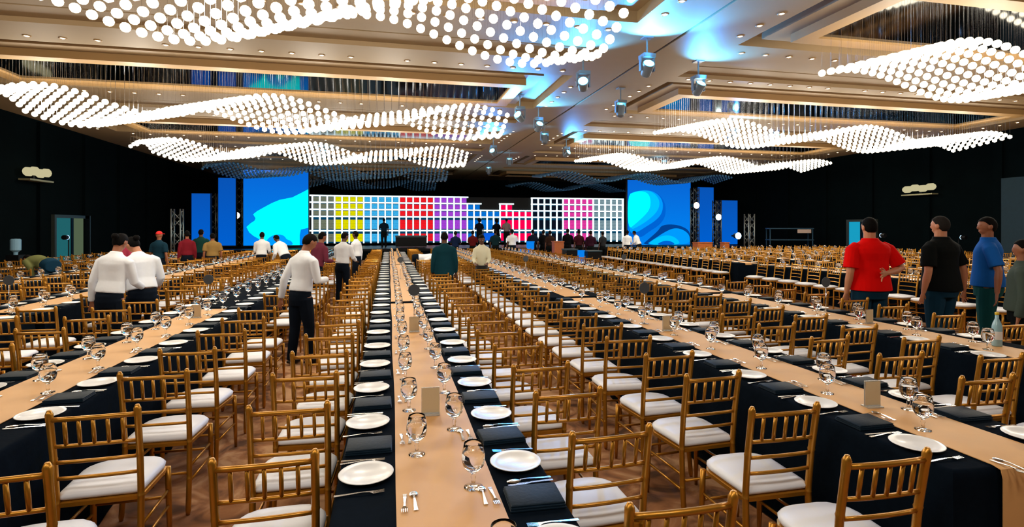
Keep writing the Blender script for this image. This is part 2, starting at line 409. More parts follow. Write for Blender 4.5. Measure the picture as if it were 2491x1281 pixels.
def poly_prism(pts, y0, y1):
    n = len(pts); vs = [(x, y0, z) for x, z in pts] + [(x, y1, z) for x, z in pts]
    area = sum(pts[i][0] * pts[(i + 1) % n][1] - pts[(i + 1) % n][0] * pts[i][1] for i in range(n))
    f1 = tuple(range(n)) if area > 0 else tuple(range(n - 1, -1, -1))
    return MB().add(vs, [f1, tuple(i + n for i in reversed(f1))] + [(i, (i + 1) % n, (i + 1) % n + n, i + n) for i in range(n)])
def smooth_poly(pts, it=2):
    for _ in range(it):
        q = []
        for i in range(len(pts)):
            a, b = pts[i], pts[(i + 1) % len(pts)]
            q += [(a[0] * .75 + b[0] * .25, a[1] * .75 + b[1] * .25), (a[0] * .25 + b[0] * .75, a[1] * .25 + b[1] * .75)]
        pts = q
    return pts
def screen_mat(name, c0, c1, s=1.0):
    m = bpy.data.materials.new(name); m.use_nodes = True; nt = m.node_tree; nt.nodes.clear()
    o = nt.nodes.new('ShaderNodeOutputMaterial'); e = nt.nodes.new('ShaderNodeEmission'); tc = nt.nodes.new('ShaderNodeTexCoord')
    sp = nt.nodes.new('ShaderNodeSeparateXYZ'); rp = nt.nodes.new('ShaderNodeValToRGB')
    rp.color_ramp.elements[0].color = c0; rp.color_ramp.elements[1].color = c1
    nt.links.new(tc.outputs['Generated'], sp.inputs[0]); nt.links.new(sp.outputs['Z'], rp.inputs[0]); nt.links.new(rp.outputs[0], e.inputs[0])
    e.inputs[1].default_value = s; nt.links.new(e.outputs[0], o.inputs[0]); return m
BLUES = screen_mat('screen_blue', rgb(0, 128, 236), rgb(8, 98, 205))
FLATB = screen_mat('panel_blue', rgb(0, 92, 200), rgb(8, 80, 175))
CY = emis('screen_cyan', rgb(0, 255, 255), 1.15); CY2 = emis('screen_sky', rgb(0, 190, 255), 1.0, False); CY3 = emis('screen_azure', rgb(0, 150, 245), 1.0, False); CY4 = emis('screen_deep', rgb(0, 96, 205), 1.0, False); CY5 = emis('screen_dark', rgb(2, 62, 140), 1.0, False)
def panel(x0, y0, x1, y1, Y, label, m, shapes=()):
    a, zt = at_y(x0, y0, Y); b, _ = at_y(x1, y0, Y); _, zb = at_y(x0, y1, Y); zb = max(zb, STG + .02)
    t = thing('led_screen', label, 'screen', (a, Y, zb))
    link('screen_face', MB().box(0, b - a, 0, .03, 0, zt - zb).mesh('screen_face', m), t)
    link('housing', MB().box(-.03, b - a + .03, .031, .25, -.05, zt - zb + .03).mesh('housing', BLACKM), t)
    for i, (pts, mm) in enumerate(shapes):
        q = [at_y(px, py, Y) for px, py in pts]; q = [(min(max(x - a, 0), b - a), min(max(z - zb, 0), zt - zb)) for x, z in q]
        link('graphic', poly_prism(q, -.004 * (i + 1), 0).mesh('graphic', mm), t)
    return t
YP = 33.2
def z5(l): return [(560 + x / 5.824, 400 + y / 5.824) for x, y in l]
def z5r(l): return [(1320 + x / 5.824, 430 + y / 5.824) for x, y in l]
peak = z5([(1106, 350), (1000, 405), (880, 465), (800, 480), (700, 500), (590, 545), (470, 610), (380, 660), (325, 705), (360, 760), (345, 795), (290, 830), (230, 885), (270, 960), (330, 1010), (420, 1060), (480, 1150), (985, 1150), (985, 1000), (1000, 920), (1106, 895)])
hill = smooth_poly(z5([(480, 1155), (520, 1060), (600, 1000), (700, 985), (770, 1010), (800, 1060), (870, 1080), (900, 1155)]))
lob = smooth_poly(z5([(640, 1120), (700, 1095), (760, 1110), (790, 1150), (650, 1150)]))
panel(592, 412, 750, 597, YP, 'big blue screen with a cyan mountain peak shape beside the tile wall', BLUES, [(peak, CY), (hill, CY3), (lob, CY)])
out = smooth_poly(z5r([(1205, 245), (1300, 200), (1440, 180), (1560, 195), (1680, 270), (1745, 400), (1740, 560), (1660, 680), (1500, 780), (1400, 860), (1210, 860)]))
sw0 = smooth_poly(z5r([(1210, 250), (1300, 205), (1440, 185), (1560, 200), (1660, 270), (1710, 380), (1690, 520), (1600, 620), (1440, 720), (1330, 790), (1210, 790)]))
sw1 = smooth_poly(z5r([(1206, 255), (1300, 210), (1430, 190), (1540, 205), (1620, 270), (1660, 360), (1640, 460), (1560, 560), (1400, 680), (1206, 770)]))
sw2 = smooth_poly(z5r([(1206, 260), (1300, 215), (1400, 200), (1490, 230), (1530, 320), (1520, 450), (1450, 540), (1330, 650), (1206, 750)]))
hl = smooth_poly(z5r([(1400, 965), (1480, 900), (1640, 760), (1680, 690), (1800, 668), (1960, 690), (2092, 770), (2092, 965)]))
hl2 = smooth_poly(z5r([(1450, 965), (1560, 890), (1760, 760), (1880, 720), (2000, 750), (2085, 830), (2085, 965)]))
hl3 = smooth_poly(z5r([(1480, 965), (1560, 890), (1680, 835), (1800, 825), (1900, 870), (1960, 965)]))
hl4 = smooth_poly(z5r([(1600, 965), (1680, 915), (1760, 900), (1840, 920), (1880, 965)]))
panel(1527, 437, 1680, 596, YP, 'big blue screen with a bright cyan swirl beside the tile wall', BLUES, [(out, CY4), (sw0, CY3), (sw1, CY2), (sw2, CY), (hl, CY5), (hl2, CY3), (hl3, CY2), (hl4, CY4)])
panel(531, 432, 573, 597, 33.0, 'tall narrow plain blue panel beside the screen with the cyan peak', FLATB)
panel(466, 470, 511, 592, 32.2, 'shorter plain blue panel nearest the lit doorway in the dark wall', FLATB)
panel(1698, 455, 1736, 596, 33.2, 'narrow plain blue panel between two lit truss towers beside the swirl screen', FLATB)
panel(1754, 487, 1794, 594, 32.2, 'shorter plain blue panel at the end of the screens towards the man in red', FLATB)

# truss towers and their lamps
def truss(px, ytop, D, label, wd=.36):
    x, y = at(px, D); h = EYE + (HY - ytop) * D / F
    zs = STG if y > 30.9 else 0; h -= zs
    t = thing('truss_tower', label, 'truss', (x, y, zs), 0, 'truss towers by the screens')
    r = wd / 2
    for sx in (-1, 1):
        for sy in (-1, 1): link('chord', MB().tube([(sx * r, sy * r, .03), (sx * r, sy * r, h)], .035, 6).mesh('chord', TRUSSM, True), t)
    br = []
    n = int(h / .4)
    for i in range(n):
        z0, z1 = .05 + (h - .1) * i / n, .05 + (h - .1) * (i + 1) / n
        for q in range(4):
            a = [(-r, -r), (r, -r), (r, r), (-r, r)][q]; b = [(r, -r), (r, r), (-r, r), (-r, -r)][q]
            if i % 2: a, b = b, a
            link('brace', MB().tube([(*a, z0), (*b, z1)], .02, 5).mesh('brace', TRUSSM, True), t)
    link('base_plate', MB().box(-.35, .35, -.35, .35, 0, .03).mesh('base_plate', BLACKM), t)
    return x, y
def par_lamp(px, py, D, label, col, s, pt=(.1, .8, 1)):
    x, y = at(px, D); z = EYE + (HY - py) * D / F; y -= .4 * C; x -= .4 * S
    t = thing('par_lamp', label, 'lamp', (x, y, z))
    M = Matrix.Rotation(R(90), 4, 'X')
    link('housing', MB().lathe([(.1, -.32), (.15, -.28), (.19, 0), (.2, 0)], 16, M=M).mesh('housing', BLACKM, 'auto'), t)
    link('lens', MB().lathe([(.19, .0), (.12, .04), (.01, .06)], 16, M=M).mesh('lens', emis('lens_' + label[:9].replace(' ', '_'), col, s, False), True), t)
    link('bracket', MB().box(-.22, -.2, .0, .3, -.05, .05).box(.2, .22, 0, .3, -.05, .05).box(-.22, .22, .28, .32, -.05, .05).mesh('bracket', BLACKM), t)
truss(518, 470, 31, 'truss tower between the two plain blue panels nearest the lit doorway')
truss(582, 433, 32, 'tall truss tower carrying a white lamp beside the cyan peak screen')
truss(431, 508, 24, 'short pale truss tower standing alone before the dark wall')
truss(1690, 457, 34, 'tall truss tower carrying an orange white lamp beside the swirl screen')
truss(1744, 487, 34, 'truss tower carrying a white lamp between two plain blue panels')
truss(1823, 520, 30, 'short truss tower standing alone past the last blue panel')
par_lamp(583, 524, 31.6, 'white par lamp clamped on the truss by the cyan peak screen', (1, .98, .95, 1), 12)
par_lamp(1689, 500, 33.6, 'orange white par lamp glowing on the truss by the swirl screen', (1, .62, .3, 1), 14)
par_lamp(1742, 528, 33.6, 'pale green white par lamp on the truss between blue panels', (.75, 1, .95, 1), 12)
par_lamp(1789, 573, 31.5, 'small blue white par lamp low on the last blue panel', (.35, .6, 1, 1), 14)

# wall lights
def sconce(loc, rz, label, wd):
    t = thing('wall_sconce', label, 'lamp', loc, rz, 'sconces on the dark walls')
    link('tray', MB().box(-wd, wd, -.35, 0, -.32, -.26).mesh('tray', mat('sconce_brass', rgb(150, 145, 110), .4, .4)), t)
    gl = emis('sconce_glow', rgb(215, 205, 160), .75, False)
    n = 4
    for i in range(n):
        link('glass_shade', MB().ell((-wd * .75 + wd * 1.5 * i / (n - 1), -.2, -.02 + .05 * (i % 2)), wd * .34, .14, .17, 10, 6).mesh('glass_shade', gl, True), t)
    link('bracket', MB().box(-.06, .06, -.1, .05, -.3, .1).mesh('bracket', BLACKM), t)
sconce((X0 + .05, 22.6, 3.75), R(90), 'pale basket shaped wall light high on the dark wall above the waiters', .68)
sconce((X1 - .05, 20.4, 3.6), R(-90), 'row of pale glass shades high on the dark wall above the polo shirts', .75)
def uplight(loc, label):
    t = thing('uplight', label, 'lamp', loc, 0, 'small blue uplights along the walls')
    link('housing', MB().lathe([(.07, 0), (.08, .02), (.08, .2), (.07, .2)], 12, M=Matrix.Rotation(R(90), 4, 'X')).mesh('housing', BLACKM, 'auto'), t)
    link('lens', MB().lathe([(.08, -.01), (.04, -.03), (.005, -.04)], 12, M=Matrix.Rotation(R(90), 4, 'X') @ Matrix.Scale(-1, 4, (0, 0, 1))).mesh('lens', emis('uplight_blue', (.3, .55, 1, 1), 16, False), True), t)
    link('stand', MB().tube([(0, .1, -loc[2]), (0, .1, -.06)], .02, 8).mesh('stand', BLACKM, True), t)
for px, py, D, lb in ((163, 577, 19, 'small blue lamp on a stand before the lit doorway behind the waiters'), (2143, 572, 22, 'small blue lamp on a stand beside the head of the man in red'), (2338, 577, 22.4, 'small blue lamp on a stand between the men in black and blue')):
    x, y = at(px, D); uplight((x, y, EYE + (HY - py) * D / F), lb)

# ---------------------------------------------------------------- chairs
CH_Y = -.20
def post_pts(s):                     # back post from floor to finial, raked backwards
    return [(s * .187, -.235, 0), (s * .184, -.205, .22), (s * .182, -.195, .45), (s * .184, -.215, .66), (s * .186, -.255, .915)]
def back_at(z):                      # y of the back at height z
    if z < .66: return -.195 - .02 * (z - .45) / .21
    return -.215 - .04 * (z - .66) / .255
def rail(z, r, bow=.018, n=6, x=.183, seg=6):
    return MB().tube([(x * q, back_at(z) - bow * (1 - q * q), z + .004 * (1 - q * q)) for q in [-1 + 2 * i / (seg) for i in range(seg + 1)]], r, n)
def post_mesh(s):
    pts = post_pts(s); P, Rr = [], []
    ts = [0, .03, .2, .23, .235, .24, .27, .45, .48, .485, .49, .52, .7, .72, .73, .74, .76, .92, .985, 1.0]
    def lerp(t):
        z = t * .915
        for a, b in zip(pts, pts[1:]):
            if z <= b[2] + 1e-6:
                k = (z - a[2]) / (b[2] - a[2]); return tuple(a[i] + (b[i] - a[i]) * k for i in range(3))
        return pts[-1]
    for t in ts: P.append(lerp(t)); Rr.append(.0185 if t in (.235, .485, .73) else (.011 if t == 0 else .0165))
    Rr[-2] = .018; Rr[-1] = .009; P[-1] = (P[-1][0], P[-1][1], .921)
    return MB().tube(P, Rr, 8)
def front_leg(s):
    return MB().tube([(s * .19, .2, 0), (s * .188, .195, .15), (s * .186, .19, .3), (s * .184, .185, .425)], [.011, .0155, .0165, .0165], 8)
def seat_ring(z, g, front=.215, back=-.2):
    out = []
    hw_f, hw_b = .2 + g, .19 + g
    f, b = front + g, back - g; r = .06
    def arc(cx_, cy_, a0, a1, rr, n=4): return [(cx_ + rr * math.cos(R(a0 + (a1 - a0) * i / n)), cy_ + rr * math.sin(R(a0 + (a1 - a0) * i / n))) for i in range(n + 1)]
    pts = arc(hw_f - .12, f - .12, 0, 90, .12) + arc(-hw_f + .12, f - .12, 90, 180, .12) + arc(-hw_b + .03, b + .03, 180, 270, .03) + arc(hw_b - .03, b + .03, 270, 360, .03)
    return [Vector((x, y, z)) for x, y in pts]
CP = []                               # (name, mesh)
CP.append(('seat_frame', MB().loft([seat_ring(.418, -.012), seat_ring(.424, 0), seat_ring(.444, 0), seat_ring(.45, -.012)]).mesh('seat_frame', GOLD, 'auto')))
CP.append(('seat_cushion', MB().loft([seat_ring(.451, -.016), seat_ring(.46, -.003), seat_ring(.475, -.001), seat_ring(.49, -.012), seat_ring(.499, -.035), seat_ring(.504, -.08)]).mesh('seat_cushion', SEATM, True)))
for s_ in (-1, 1): CP.append(('back_post', post_mesh(s_).mesh('back_post', GOLD, True)))
for s_ in (-1, 1): CP.append(('front_leg', front_leg(s_).mesh('front_leg', GOLD, True)))
CP.append(('top_rail', rail(.872, .0125, n=8).mesh('top_rail', GOLD, True)))
for z in (.735, .652, .57): CP.append(('back_rail', rail(z, .0095).mesh('back_rail', GOLD, True)))
for i in range(5):
    x = -.122 + .061 * i; q = x / .183; bow = .018 * (1 - q * q)
    CP.append(('spindle', MB().tube([(x, back_at(.735) - bow, .735), (x, back_at(.8) - bow, .8), (x, back_at(.872) - bow, .872)], [.0085, .0095, .0085], 6).mesh('spindle', GOLD, True)))
for a, b in (((-.187, -.21, .2), (-.188, .195, .2)), ((.187, -.21, .2), (.188, .195, .2)), ((-.185, -.2, .29), (-.186, .19, .29)), ((.185, -.2, .29), (.186, .19, .29)), ((-.186, .19, .25), (.186, .19, .25)), ((-.183, -.2, .25), (.183, -.2, .25))):
    CP.append(('stretcher', MB().tube([a, b], .0085, 6).mesh('stretcher', GOLD, True)))
def chair_low(mb, lowest=False):      # joined frame for chairs too small to show their parts
    n = 4 if lowest else 5
    for s_ in (-1, 1):
        mb.tube([post_pts(s_)[i] for i in (0, 2, 4)], .0165, n); mb.tube([(s_ * .19, .2, 0), (s_ * .185, .185, .44)], .015, n)
        if not lowest: mb.tube([(s_ * .187, -.2, .25), (s_ * .187, .19, .25)], .009, 4)
    for z, r in ((.872, .0125), (.735, .0095), (.652, .0095), (.57, .0095)): mb.add(*(lambda b: (b.v, b.f))(rail(z, r, n=4, seg=2)))
    for i in range(5):
        x = -.122 + .061 * i; mb.tube([(x, back_at(.735) - .012, .735), (x, back_at(.872) - .012, .872)], .009, 3 if lowest else 4)
    mb.box(-.19, .19, -.19, .2, .42, .448)
    if not lowest: mb.tube([(-.186, .19, .25), (.186, .19, .25)], .0085, 4)
    return mb
frame_me = chair_low(MB()).mesh('chair_frame', GOLD, False)
cush_low = MB().loft([seat_ring(.45, -.014)[::2], seat_ring(.478, -.002)[::2], seat_ring(.5, -.05)[::2]]).mesh('seat_cushion', SEATM, True)
LOWV = chair_low(MB(), True); LOWC = MB().loft([seat_ring(.45, -.014)[::3], seat_ring(.49, -.01)[::3]])

PEOPLE_XY = []                        # filled before chairs are placed: nobody stands inside a chair
SLOTS = []                            # every chair: x, y, rz, column label
# tables: centre x, spans, name, side names
T_A, T_B, T_C, T_D, T_Z, T_Y, T_X = -2.2, .225, 2.77, 5.05, -4.55, -6.95, -9.3
TABLES = [(T_B, 'central table'), (T_A, 'two-waiters table'), (T_C, 'white-blouse table'), (T_D, 'red-shirt table'),
          (T_Z, 'table behind the waiters'), (T_Y, 'second table behind the waiters'), (T_X, 'wall table behind waiters')]
BLOCK = [10.35 + 2.5 * k for k in range(5)]
BNAME = ['%s far-block table' % ORD[k] for k in range(5)]
SEGS = [(1.85, 7.62), (7.80, 15.6), (15.75, 24.2)]
BSEGS = [(6.5, 13.35), (14.1, 24.2)]
def column(x, y0, pitch, y1, label, rz=0, skip=()):
    y = y0 + (.24 if rz == 0 else 0)
    while y < y1:
        SLOTS.append((x + random.uniform(-.02, .02), y + random.uniform(-.025, .025), rz + random.uniform(-.06, .06), label)); y += pitch
WS, RS = 'waiters side, ', 'red-shirt side, '
column(-.47, 2.32, .615, 24, WS + TABLES[0][1]); column(.95, 1.66, .605, 24, RS + TABLES[0][1])
column(-1.43, 2.40, .69, 24, RS + TABLES[1][1]); column(-2.98, 2.3, .66, 24, WS + TABLES[1][1])
column(1.93, 1.80, .59, 24, WS + TABLES[2][1]); column(3.52, 2.6, .6, 24, RS + TABLES[2][1])
column(4.2, 2.4, .6, 24, WS + TABLES[3][1]); column(5.72, 3.4, .6, 24, RS + TABLES[3][1])
column(-3.82, 2.6, .64, 24, RS + TABLES[4][1]); column(-5.3, 3.4, .64, 24, WS + TABLES[4][1])
column(-6.2, 4.4, .64, 24, RS + TABLES[5][1]); column(-7.7, 5.4, .64, 24, WS + TABLES[5][1])
column(-8.55, 6.4, .64, 24, RS + TABLES[6][1]); column(-10.05, 7.4, .64, 24, WS + TABLES[6][1])
for bx, bn in zip(BLOCK, BNAME):
    for a, b in BSEGS:
        column(bx - .72, a + .4, .6, b - .2, WS + bn, R(90)); column(bx + .78, a + .4, .6, b - .2, RS + bn, R(90))

# ---------------------------------------------------------------- people
SKIN = mat('brown_skin', rgb(150, 92, 62), .5); SKIN2 = mat('dark_skin', rgb(92, 56, 40), .5); SKIN3 = mat('tan_skin', rgb(196, 132, 98), .5)
HAIR = mat('black_hair', rgb(10, 8, 8), .75, bump=.6, nscale=90, spec=.08); HAIRG = mat('greying_hair', rgb(38, 35, 34), .8, bump=.6, nscale=90, spec=.08)
EYEW = mat('eye_white', rgb(230, 228, 222), .3); EYED = mat('eye_dark', rgb(25, 15, 10), .2); SHOE = mat('black_shoe', rgb(12, 12, 14), .35)
def cloth(name, col): return mat(name, col, .85, noise=.08, nscale=9, bump=.3, spec=.08)
WHITE = cloth('white_shirt', rgb(234, 238, 246)); DARKN = cloth('navy_trousers', rgb(14, 22, 34)); RED = cloth('red_polo', rgb(228, 10, 8)); BLK = cloth('black_shirt', rgb(12, 16, 17))
BLUE = cloth('blue_polo', rgb(24, 92, 176)); JEAN = cloth('dark_jeans', rgb(18, 52, 74)); TEAL = cloth('dark_teal_suit', rgb(14, 54, 66)); OLIVE = cloth('olive_shirt', rgb(104, 108, 66))
GREY = cloth('grey_shirt', rgb(70, 82, 76)); CRM = cloth('cream_blouse', rgb(226, 222, 196)); MAR = cloth('maroon_shirt', rgb(120, 28, 40)); PINK = cloth('pink_shirt', rgb(196, 70, 100)); TAN = cloth('tan_shirt', rgb(150, 120, 70)); CAPR = mat('red_cap', rgb(214, 16, 18), .7)
JOBS = []                             # meshes to fuse: (object, voxel, smoothing)
ARMS = dict(down=((.05, -.02, -.29), (.01, .05, -.26)), front=((.05, .06, -.27), (-.07, .22, .03)), work=((.04, .10, -.26), (-.05, .24, -.06)), back=((.11, -.10, -.25), (-.30, -.10, -.04)),
            hip=((.14, -.07, -.25), (-.12, .06, -.17)), swing=((.07, -.08, -.28), (.05, .02, -.26)), crossed=((.04, .08, -.27), (-.20, .16, .05)))
def person(label, x, y, rz, h=1.72, bulk=1.0, shirt=WHITE, pants=DARKN, sleeve='long', hair=HAIR, skin=SKIN, lean=0, roll=0, head=(0, 0, 0), arms=('down', 'down'), hem=.97, vox=.014, style='short', z=0, faces=False, stride=.0, group=None, female=False):
    t = thing('person', label, 'person', (x, y, z), rz, group)
    PEOPLE_XY.append((x, y))
    k = h / 1.75; b = bulk; hip = Vector((0, 0, .95))
    T = Matrix.Translation(hip) @ Matrix.Rotation(-R(lean), 4, 'X') @ Matrix.Rotation(R(roll), 4, 'Y') @ Matrix.Translation(-hip)
    nk = Vector((0, -.005, 1.52))
    HT = T @ Matrix.Translation(nk) @ Matrix.Rotation(R(head[0]), 4, 'Z') @ Matrix.Rotation(-R(head[1]), 4, 'X') @ Matrix.Rotation(R(head[2]), 4, 'Y') @ Matrix.Translation(-nk)
    K = lambda p: Vector(p) * k
    def rings(spec, M, n=26, grow=0):
        out = []
        for z_, rx, ry, oy in spec:
            out.append([K(M @ Vector(((rx * b + grow) * math.cos(a), oy + (ry * (1 + (b - 1) * 1.2) + grow) * math.sin(a), z_))) for a in [2 * math.pi * i / n for i in range(n)]])
        return out
    sw = .178 if not female else .16
    def arm_pts(s, nm):
        e, w_ = ARMS[nm]
        S0 = Vector((s * sw * b, -.005, 1.385)); E = S0 + Vector((s * e[0], e[1], e[2])); W = E + Vector((s * w_[0], w_[1], w_[2]))
        return T @ S0, T @ E, T @ W
    fa = b ** .6
    # body: one fused surface
    mb = MB()
    mb.loft(rings([(.84, .13, .10, 0), (.95, .148, .11, -.01), (1.06, .13, .095, 0), (1.2, .142, .1, 0), (1.32, .155, .105, -.005), (1.42, .14, .085, -.01), (1.48, .075, .06, -.01)], T))
    mb.tube([K(T @ Vector((0, -.015, 1.42))), K(T @ Vector((0, 0, 1.5))), K(HT @ Vector((0, .0, 1.6)))], [.062 * k * fa, .055 * k * fa, .055 * k * fa], 12)
    def he(c, rx, ry, rz_): mb.ell(K(HT @ Vector(c)), rx * k, ry * k, rz_ * k, 16, 12, M=HT.to_3x3().to_4x4())
    he((0, .005, 1.645), .074, .094, .103); he((0, .024, 1.592), .056, .064, .062); he((0, .096, 1.622), .012, .017, .023); he((0, .082, 1.658), .05, .016, .011)
    he((.077, -.002, 1.63), .011, .022, .032); he((-.077, -.002, 1.63), .011, .022, .032); he((0, .083, 1.576), .022, .008, .007)
    for s in (-1, 1):
        S0, E, W = arm_pts(s, arms[0 if s < 0 else 1])
        mid = lambda a, c, q: a + (c - a) * q
        mb.tube([K(S0), K(mid(S0, E, .4)), K(E), K(mid(E, W, .35)), K(W)], [.046 * k * fa, .045 * k * fa, .036 * k * fa, .037 * k * fa, .025 * k], 10)
        d = (W - E).normalized(); side = Vector((-s, 0, 0)) if abs(d.x) < .7 else Vector((0, 0, 1))
        nrm = d.cross(side).normalized(); side = nrm.cross(d).normalized()
        palm = [K(W + d * q + side * p) for q, p in ((-.005, 0), (.04, .002), (.085, 0))]
        mb.loft([[p + side * k * a * wd + nrm * k * c_ * th for a, c_ in ((1, .5), (.5, 1), (-.5, 1), (-1, .5), (-1, -.5), (-.5, -1), (.5, -1), (1, -.5))] for p, wd, th in zip(palm, (.025, .038, .04), (.016, .015, .011))])
        cur = nrm * (-.35)
        for i, (o, L) in enumerate(((.031, .072), (.011, .083), (-.010, .077), (-.030, .06))):
            p0 = W + d * .075 + side * o; fan = side * (o * (1.6 if vox < .008 else .7))
            p1 = p0 + d * L * .45 + fan * .5; p2 = p1 + (d + cur).normalized() * L * .35 + fan * .4; p3 = p2 + (d + cur * 2).normalized() * L * .3
            mb.tube([K(p0), K(p1), K(p2), K(p3)], [.0095 * k, .0092 * k, .0085 * k, .006 * k], 8)
        q0 = W + d * .025 + side * .026
        mb.tube([K(q0), K(q0 + d * .03 + side * .032), K(q0 + d * .06 + side * .05)], [.012 * k, .0105 * k, .007 * k], 8)
        st = stride * s
        hp = Vector((s * .088 * b, 0, .9)); kn = Vector((s * .1, .02 + st * .6, .49)); an = Vector((s * .105, -.02 + st, .085))
        mb.tube([K(hp), K(mid(hp, kn, .5)), K(kn), K(mid(kn, an, .35)), K(an), K(an + Vector((0, .0, -.05)))], [.082 * k * fa, .072 * k * fa, .05 * k, .05 * k, .034 * k, .034 * k], 10)
        mb.ell(K(an + Vector((0, .065, -.052))), .036 * k, .115 * k, .032 * k, 10, 6)
        sh = MB().ell(K(an + Vector((0, .06, -.042))), .046 * k, .132 * k, .04 * k, 14, 8)
        sh.v = [(v[0], v[1], max(v[2], .004)) for v in sh.v]
        link('shoe', sh.mesh('shoe', SHOE, True), t)
    JOBS.append((link('body', mb.mesh('body', skin, True), t), vox, 3))
    # shirt
    g = .018; top = MB()
    wz = .172 if not female else .15
    loose = .02 if hem < .93 else 0
    spec = [(hem, wz + loose, .13 + loose, -.008), (hem + .06, wz - .004 + loose, .126 + loose, -.006), (1.12, .156 + loose * .6 if not female else .138, .115 + loose * .5, 0), (1.24, .17, .12, 0), (1.33, .186, .122, -.008), (1.385, .192, .108, -.012), (1.42, .165, .095, -.014), (1.45, .118, .08, -.014), (1.475, .08, .07, -.01), (1.505, .064, .064, -.005)]
    top.loft(rings(spec, T))
    for s in (-1, 1):
        S0, E, W = arm_pts(s, arms[0 if s < 0 else 1]); d1 = (E - S0); d2 = (W - E)
        S1 = S0 - d1 * .04 + T.to_3x3() @ Vector((-s * .06, 0, .0))
        if sleeve == 'long': top.tube([K(S1), K(S0 + d1 * .1), K(S0 + d1 * .5), K(E), K(E + d2 * .5), K(E + d2 * .95)], [q * k * fa for q in (.062, .064, .06, .053, .048, .041)], 14)
        else: top.tube([K(S1), K(S0 + d1 * .1), K(S0 + d1 * .45), K(S0 + d1 * (.82))], [q * k * fa for q in (.064, .067, .069, .071)], 14)
    JOBS.append((link('shirt', top.mesh('shirt', shirt, True), t), vox, 9))
    # trousers
    tr = MB(); I4 = Matrix.Identity(4)
    tr.loft(rings([(.78, .15, .115, 0), (.86, .162, .125, -.012), (.94, .16, .125, -.012), (max(1.0, hem + .025) if hem > .9 else .98, .15, .11, -.002)], I4 if lean < 30 else T))
    for s in (-1, 1):
        st = stride * s
        hp = Vector((s * .085 * b, -.004, .88)); kn = Vector((s * .1, .02 + st * .6, .49)); an = Vector((s * .105, -.02 + st, .06))
        tr.tube([K(hp), K(hp + (kn - hp) * .5), K(kn), K(kn + (an - kn) * .5), K(an)], [q * k * fa for q in (.098, .09, .07, .064, .058)], 12)
    JOBS.append((link('trousers', tr.mesh('trousers', pants, True), t), vox, 3))
    # hair, or a cap
    hm = MB(); n, kk = 20, 9; rr = []
    low = {'short': -.75, 'bald': -.6, 'cap': .12, 'bun': -.8, 'afro': -.8}[style]; gr = .05 if style == 'afro' else .006
    for i in range(kk + 1):
        a = low + (math.pi / 2 - .02 - low) * i / kk
        rr.append([])
        for j in range(n):
            q = 2 * math.pi * j / n
            aa = a
            if i < kk and math.sin(q) > 0: aa = max(a, .42 * min(1, math.sin(q) * 2.2))      # keep the face clear
            if style != 'cap' and i < kk:                                                     # hairline: nape, above the ears, brow
                f = math.sin(q); lo_ = low if f < -.5 else (low + (.0 - low) * (f + .5) / .55 if f < .05 else min(.5, .0 + (f - .05) * 1.6))
                aa = lo_ + (math.pi / 2 - .02 - lo_) * i / kk
            rr[-1].append(K(HT @ Vector(((.076 + gr) * math.cos(aa) * math.cos(q), .003 + (.097 + gr) * math.cos(aa) * math.sin(q), 1.648 + (.104 + gr) * math.sin(aa)))))
    hm.loft(rr)
    if style == 'bun': hm.ell(K(HT @ Vector((0, -.115, 1.67))), .042 * k, .04 * k, .042 * k, 10, 8)
    if style == 'cap': hm.loft([[K(HT @ Vector((q * .07, .09 + .0 * q, 1.672 + o))) for q, o in ((-1, 0), (1, 0), (1, .008), (-1, .008))], [K(HT @ Vector((q * .05, .165, 1.66 + o))) for q, o in ((-1, 0), (1, 0), (1, .008), (-1, .008))]])
    link('cap' if style == 'cap' else 'hair', hm.mesh('hair', CAPR if style == 'cap' else hair, True), t)
    if faces:
        for s in (-1, 1):
            e = link('eye', MB().ell(K(HT @ Vector((s * .03, .084, 1.638))), .014 * k, .012 * k, .009 * k, 10, 8).mesh('eye', EYEW, True), t)
            link('iris', MB().ell(K(HT @ Vector((s * .03, .0935, 1.638))), .006 * k, .004 * k, .006 * k, 8, 6).mesh('iris', EYED, True), e)
    return t
def pat(px, D): return at(px, D)
x, y = at(268, 7.0); person('waiter in white shirt and black trousers seen from behind, arm hanging, beside another waiter', x, y, R(-14), 1.74, 1.02, arms=('down', 'work'), lean=8, roll=3, head=(0, 18, -3), style='bun', skin=SKIN, vox=.009)
x, y = at(347, 7.45); person('waiter in white shirt leaning over towards the other waiter, pink lanyard at the neck', x, y, R(18), 1.72, 1.08, arms=('work', 'work'), lean=14, roll=-7, head=(38, 22, -8), style='bun', skin=SKIN3, vox=.009)
x, y = at(732, 7.2); person('waiter in white shirt and navy trousers stepping along the aisle, looking down', x, y, R(-42), 1.74, 1.0, arms=('swing', 'front'), lean=7, head=(-10, 25, 0), skin=SKIN, vox=.010, stride=.05)
x, y = at(833, 13.0); person('waiter in white shirt standing in the aisle in front of the yellow tiles', x, y, R(-25), 1.70, 1.05, arms=('work', 'work'), lean=6, head=(-20, 12, 0), skin=SKIN2)
x, y = at(868, 16.2); person('slim waiter in white shirt near the column of chairs, before the yellow tiles', x, y, R(60), 1.70, .92, arms=('front', 'down'), lean=4, skin=SKIN2)
x, y = at(1081, 11.8); person('man in dark teal suit jacket walking away between the chairs', x, y, R(0), 1.70, 1.12, TEAL, cloth('teal_trousers', rgb(12, 34, 42)), arms=('down', 'down'), hem=.80, skin=SKIN2, style='bald', stride=.06)
x, y = at(1172, 13.0); person('woman in cream blouse facing the camera, holding a chair back', x, y, R(168), 1.64, .98, CRM, mat('black_skirt', rgb(14, 14, 18), .7), arms=('work', 'work'), lean=6, head=(0, 12, 0), skin=SKIN2, style='short', faces=True, female=True, vox=.012)
x, y = at(1246, 26); person('man in white T-shirt seen from behind before the crimson tiles', x, y, R(5), 1.72, 1.12, WHITE, DARKN, 'short', arms=('down', 'front'), skin=SKIN2)
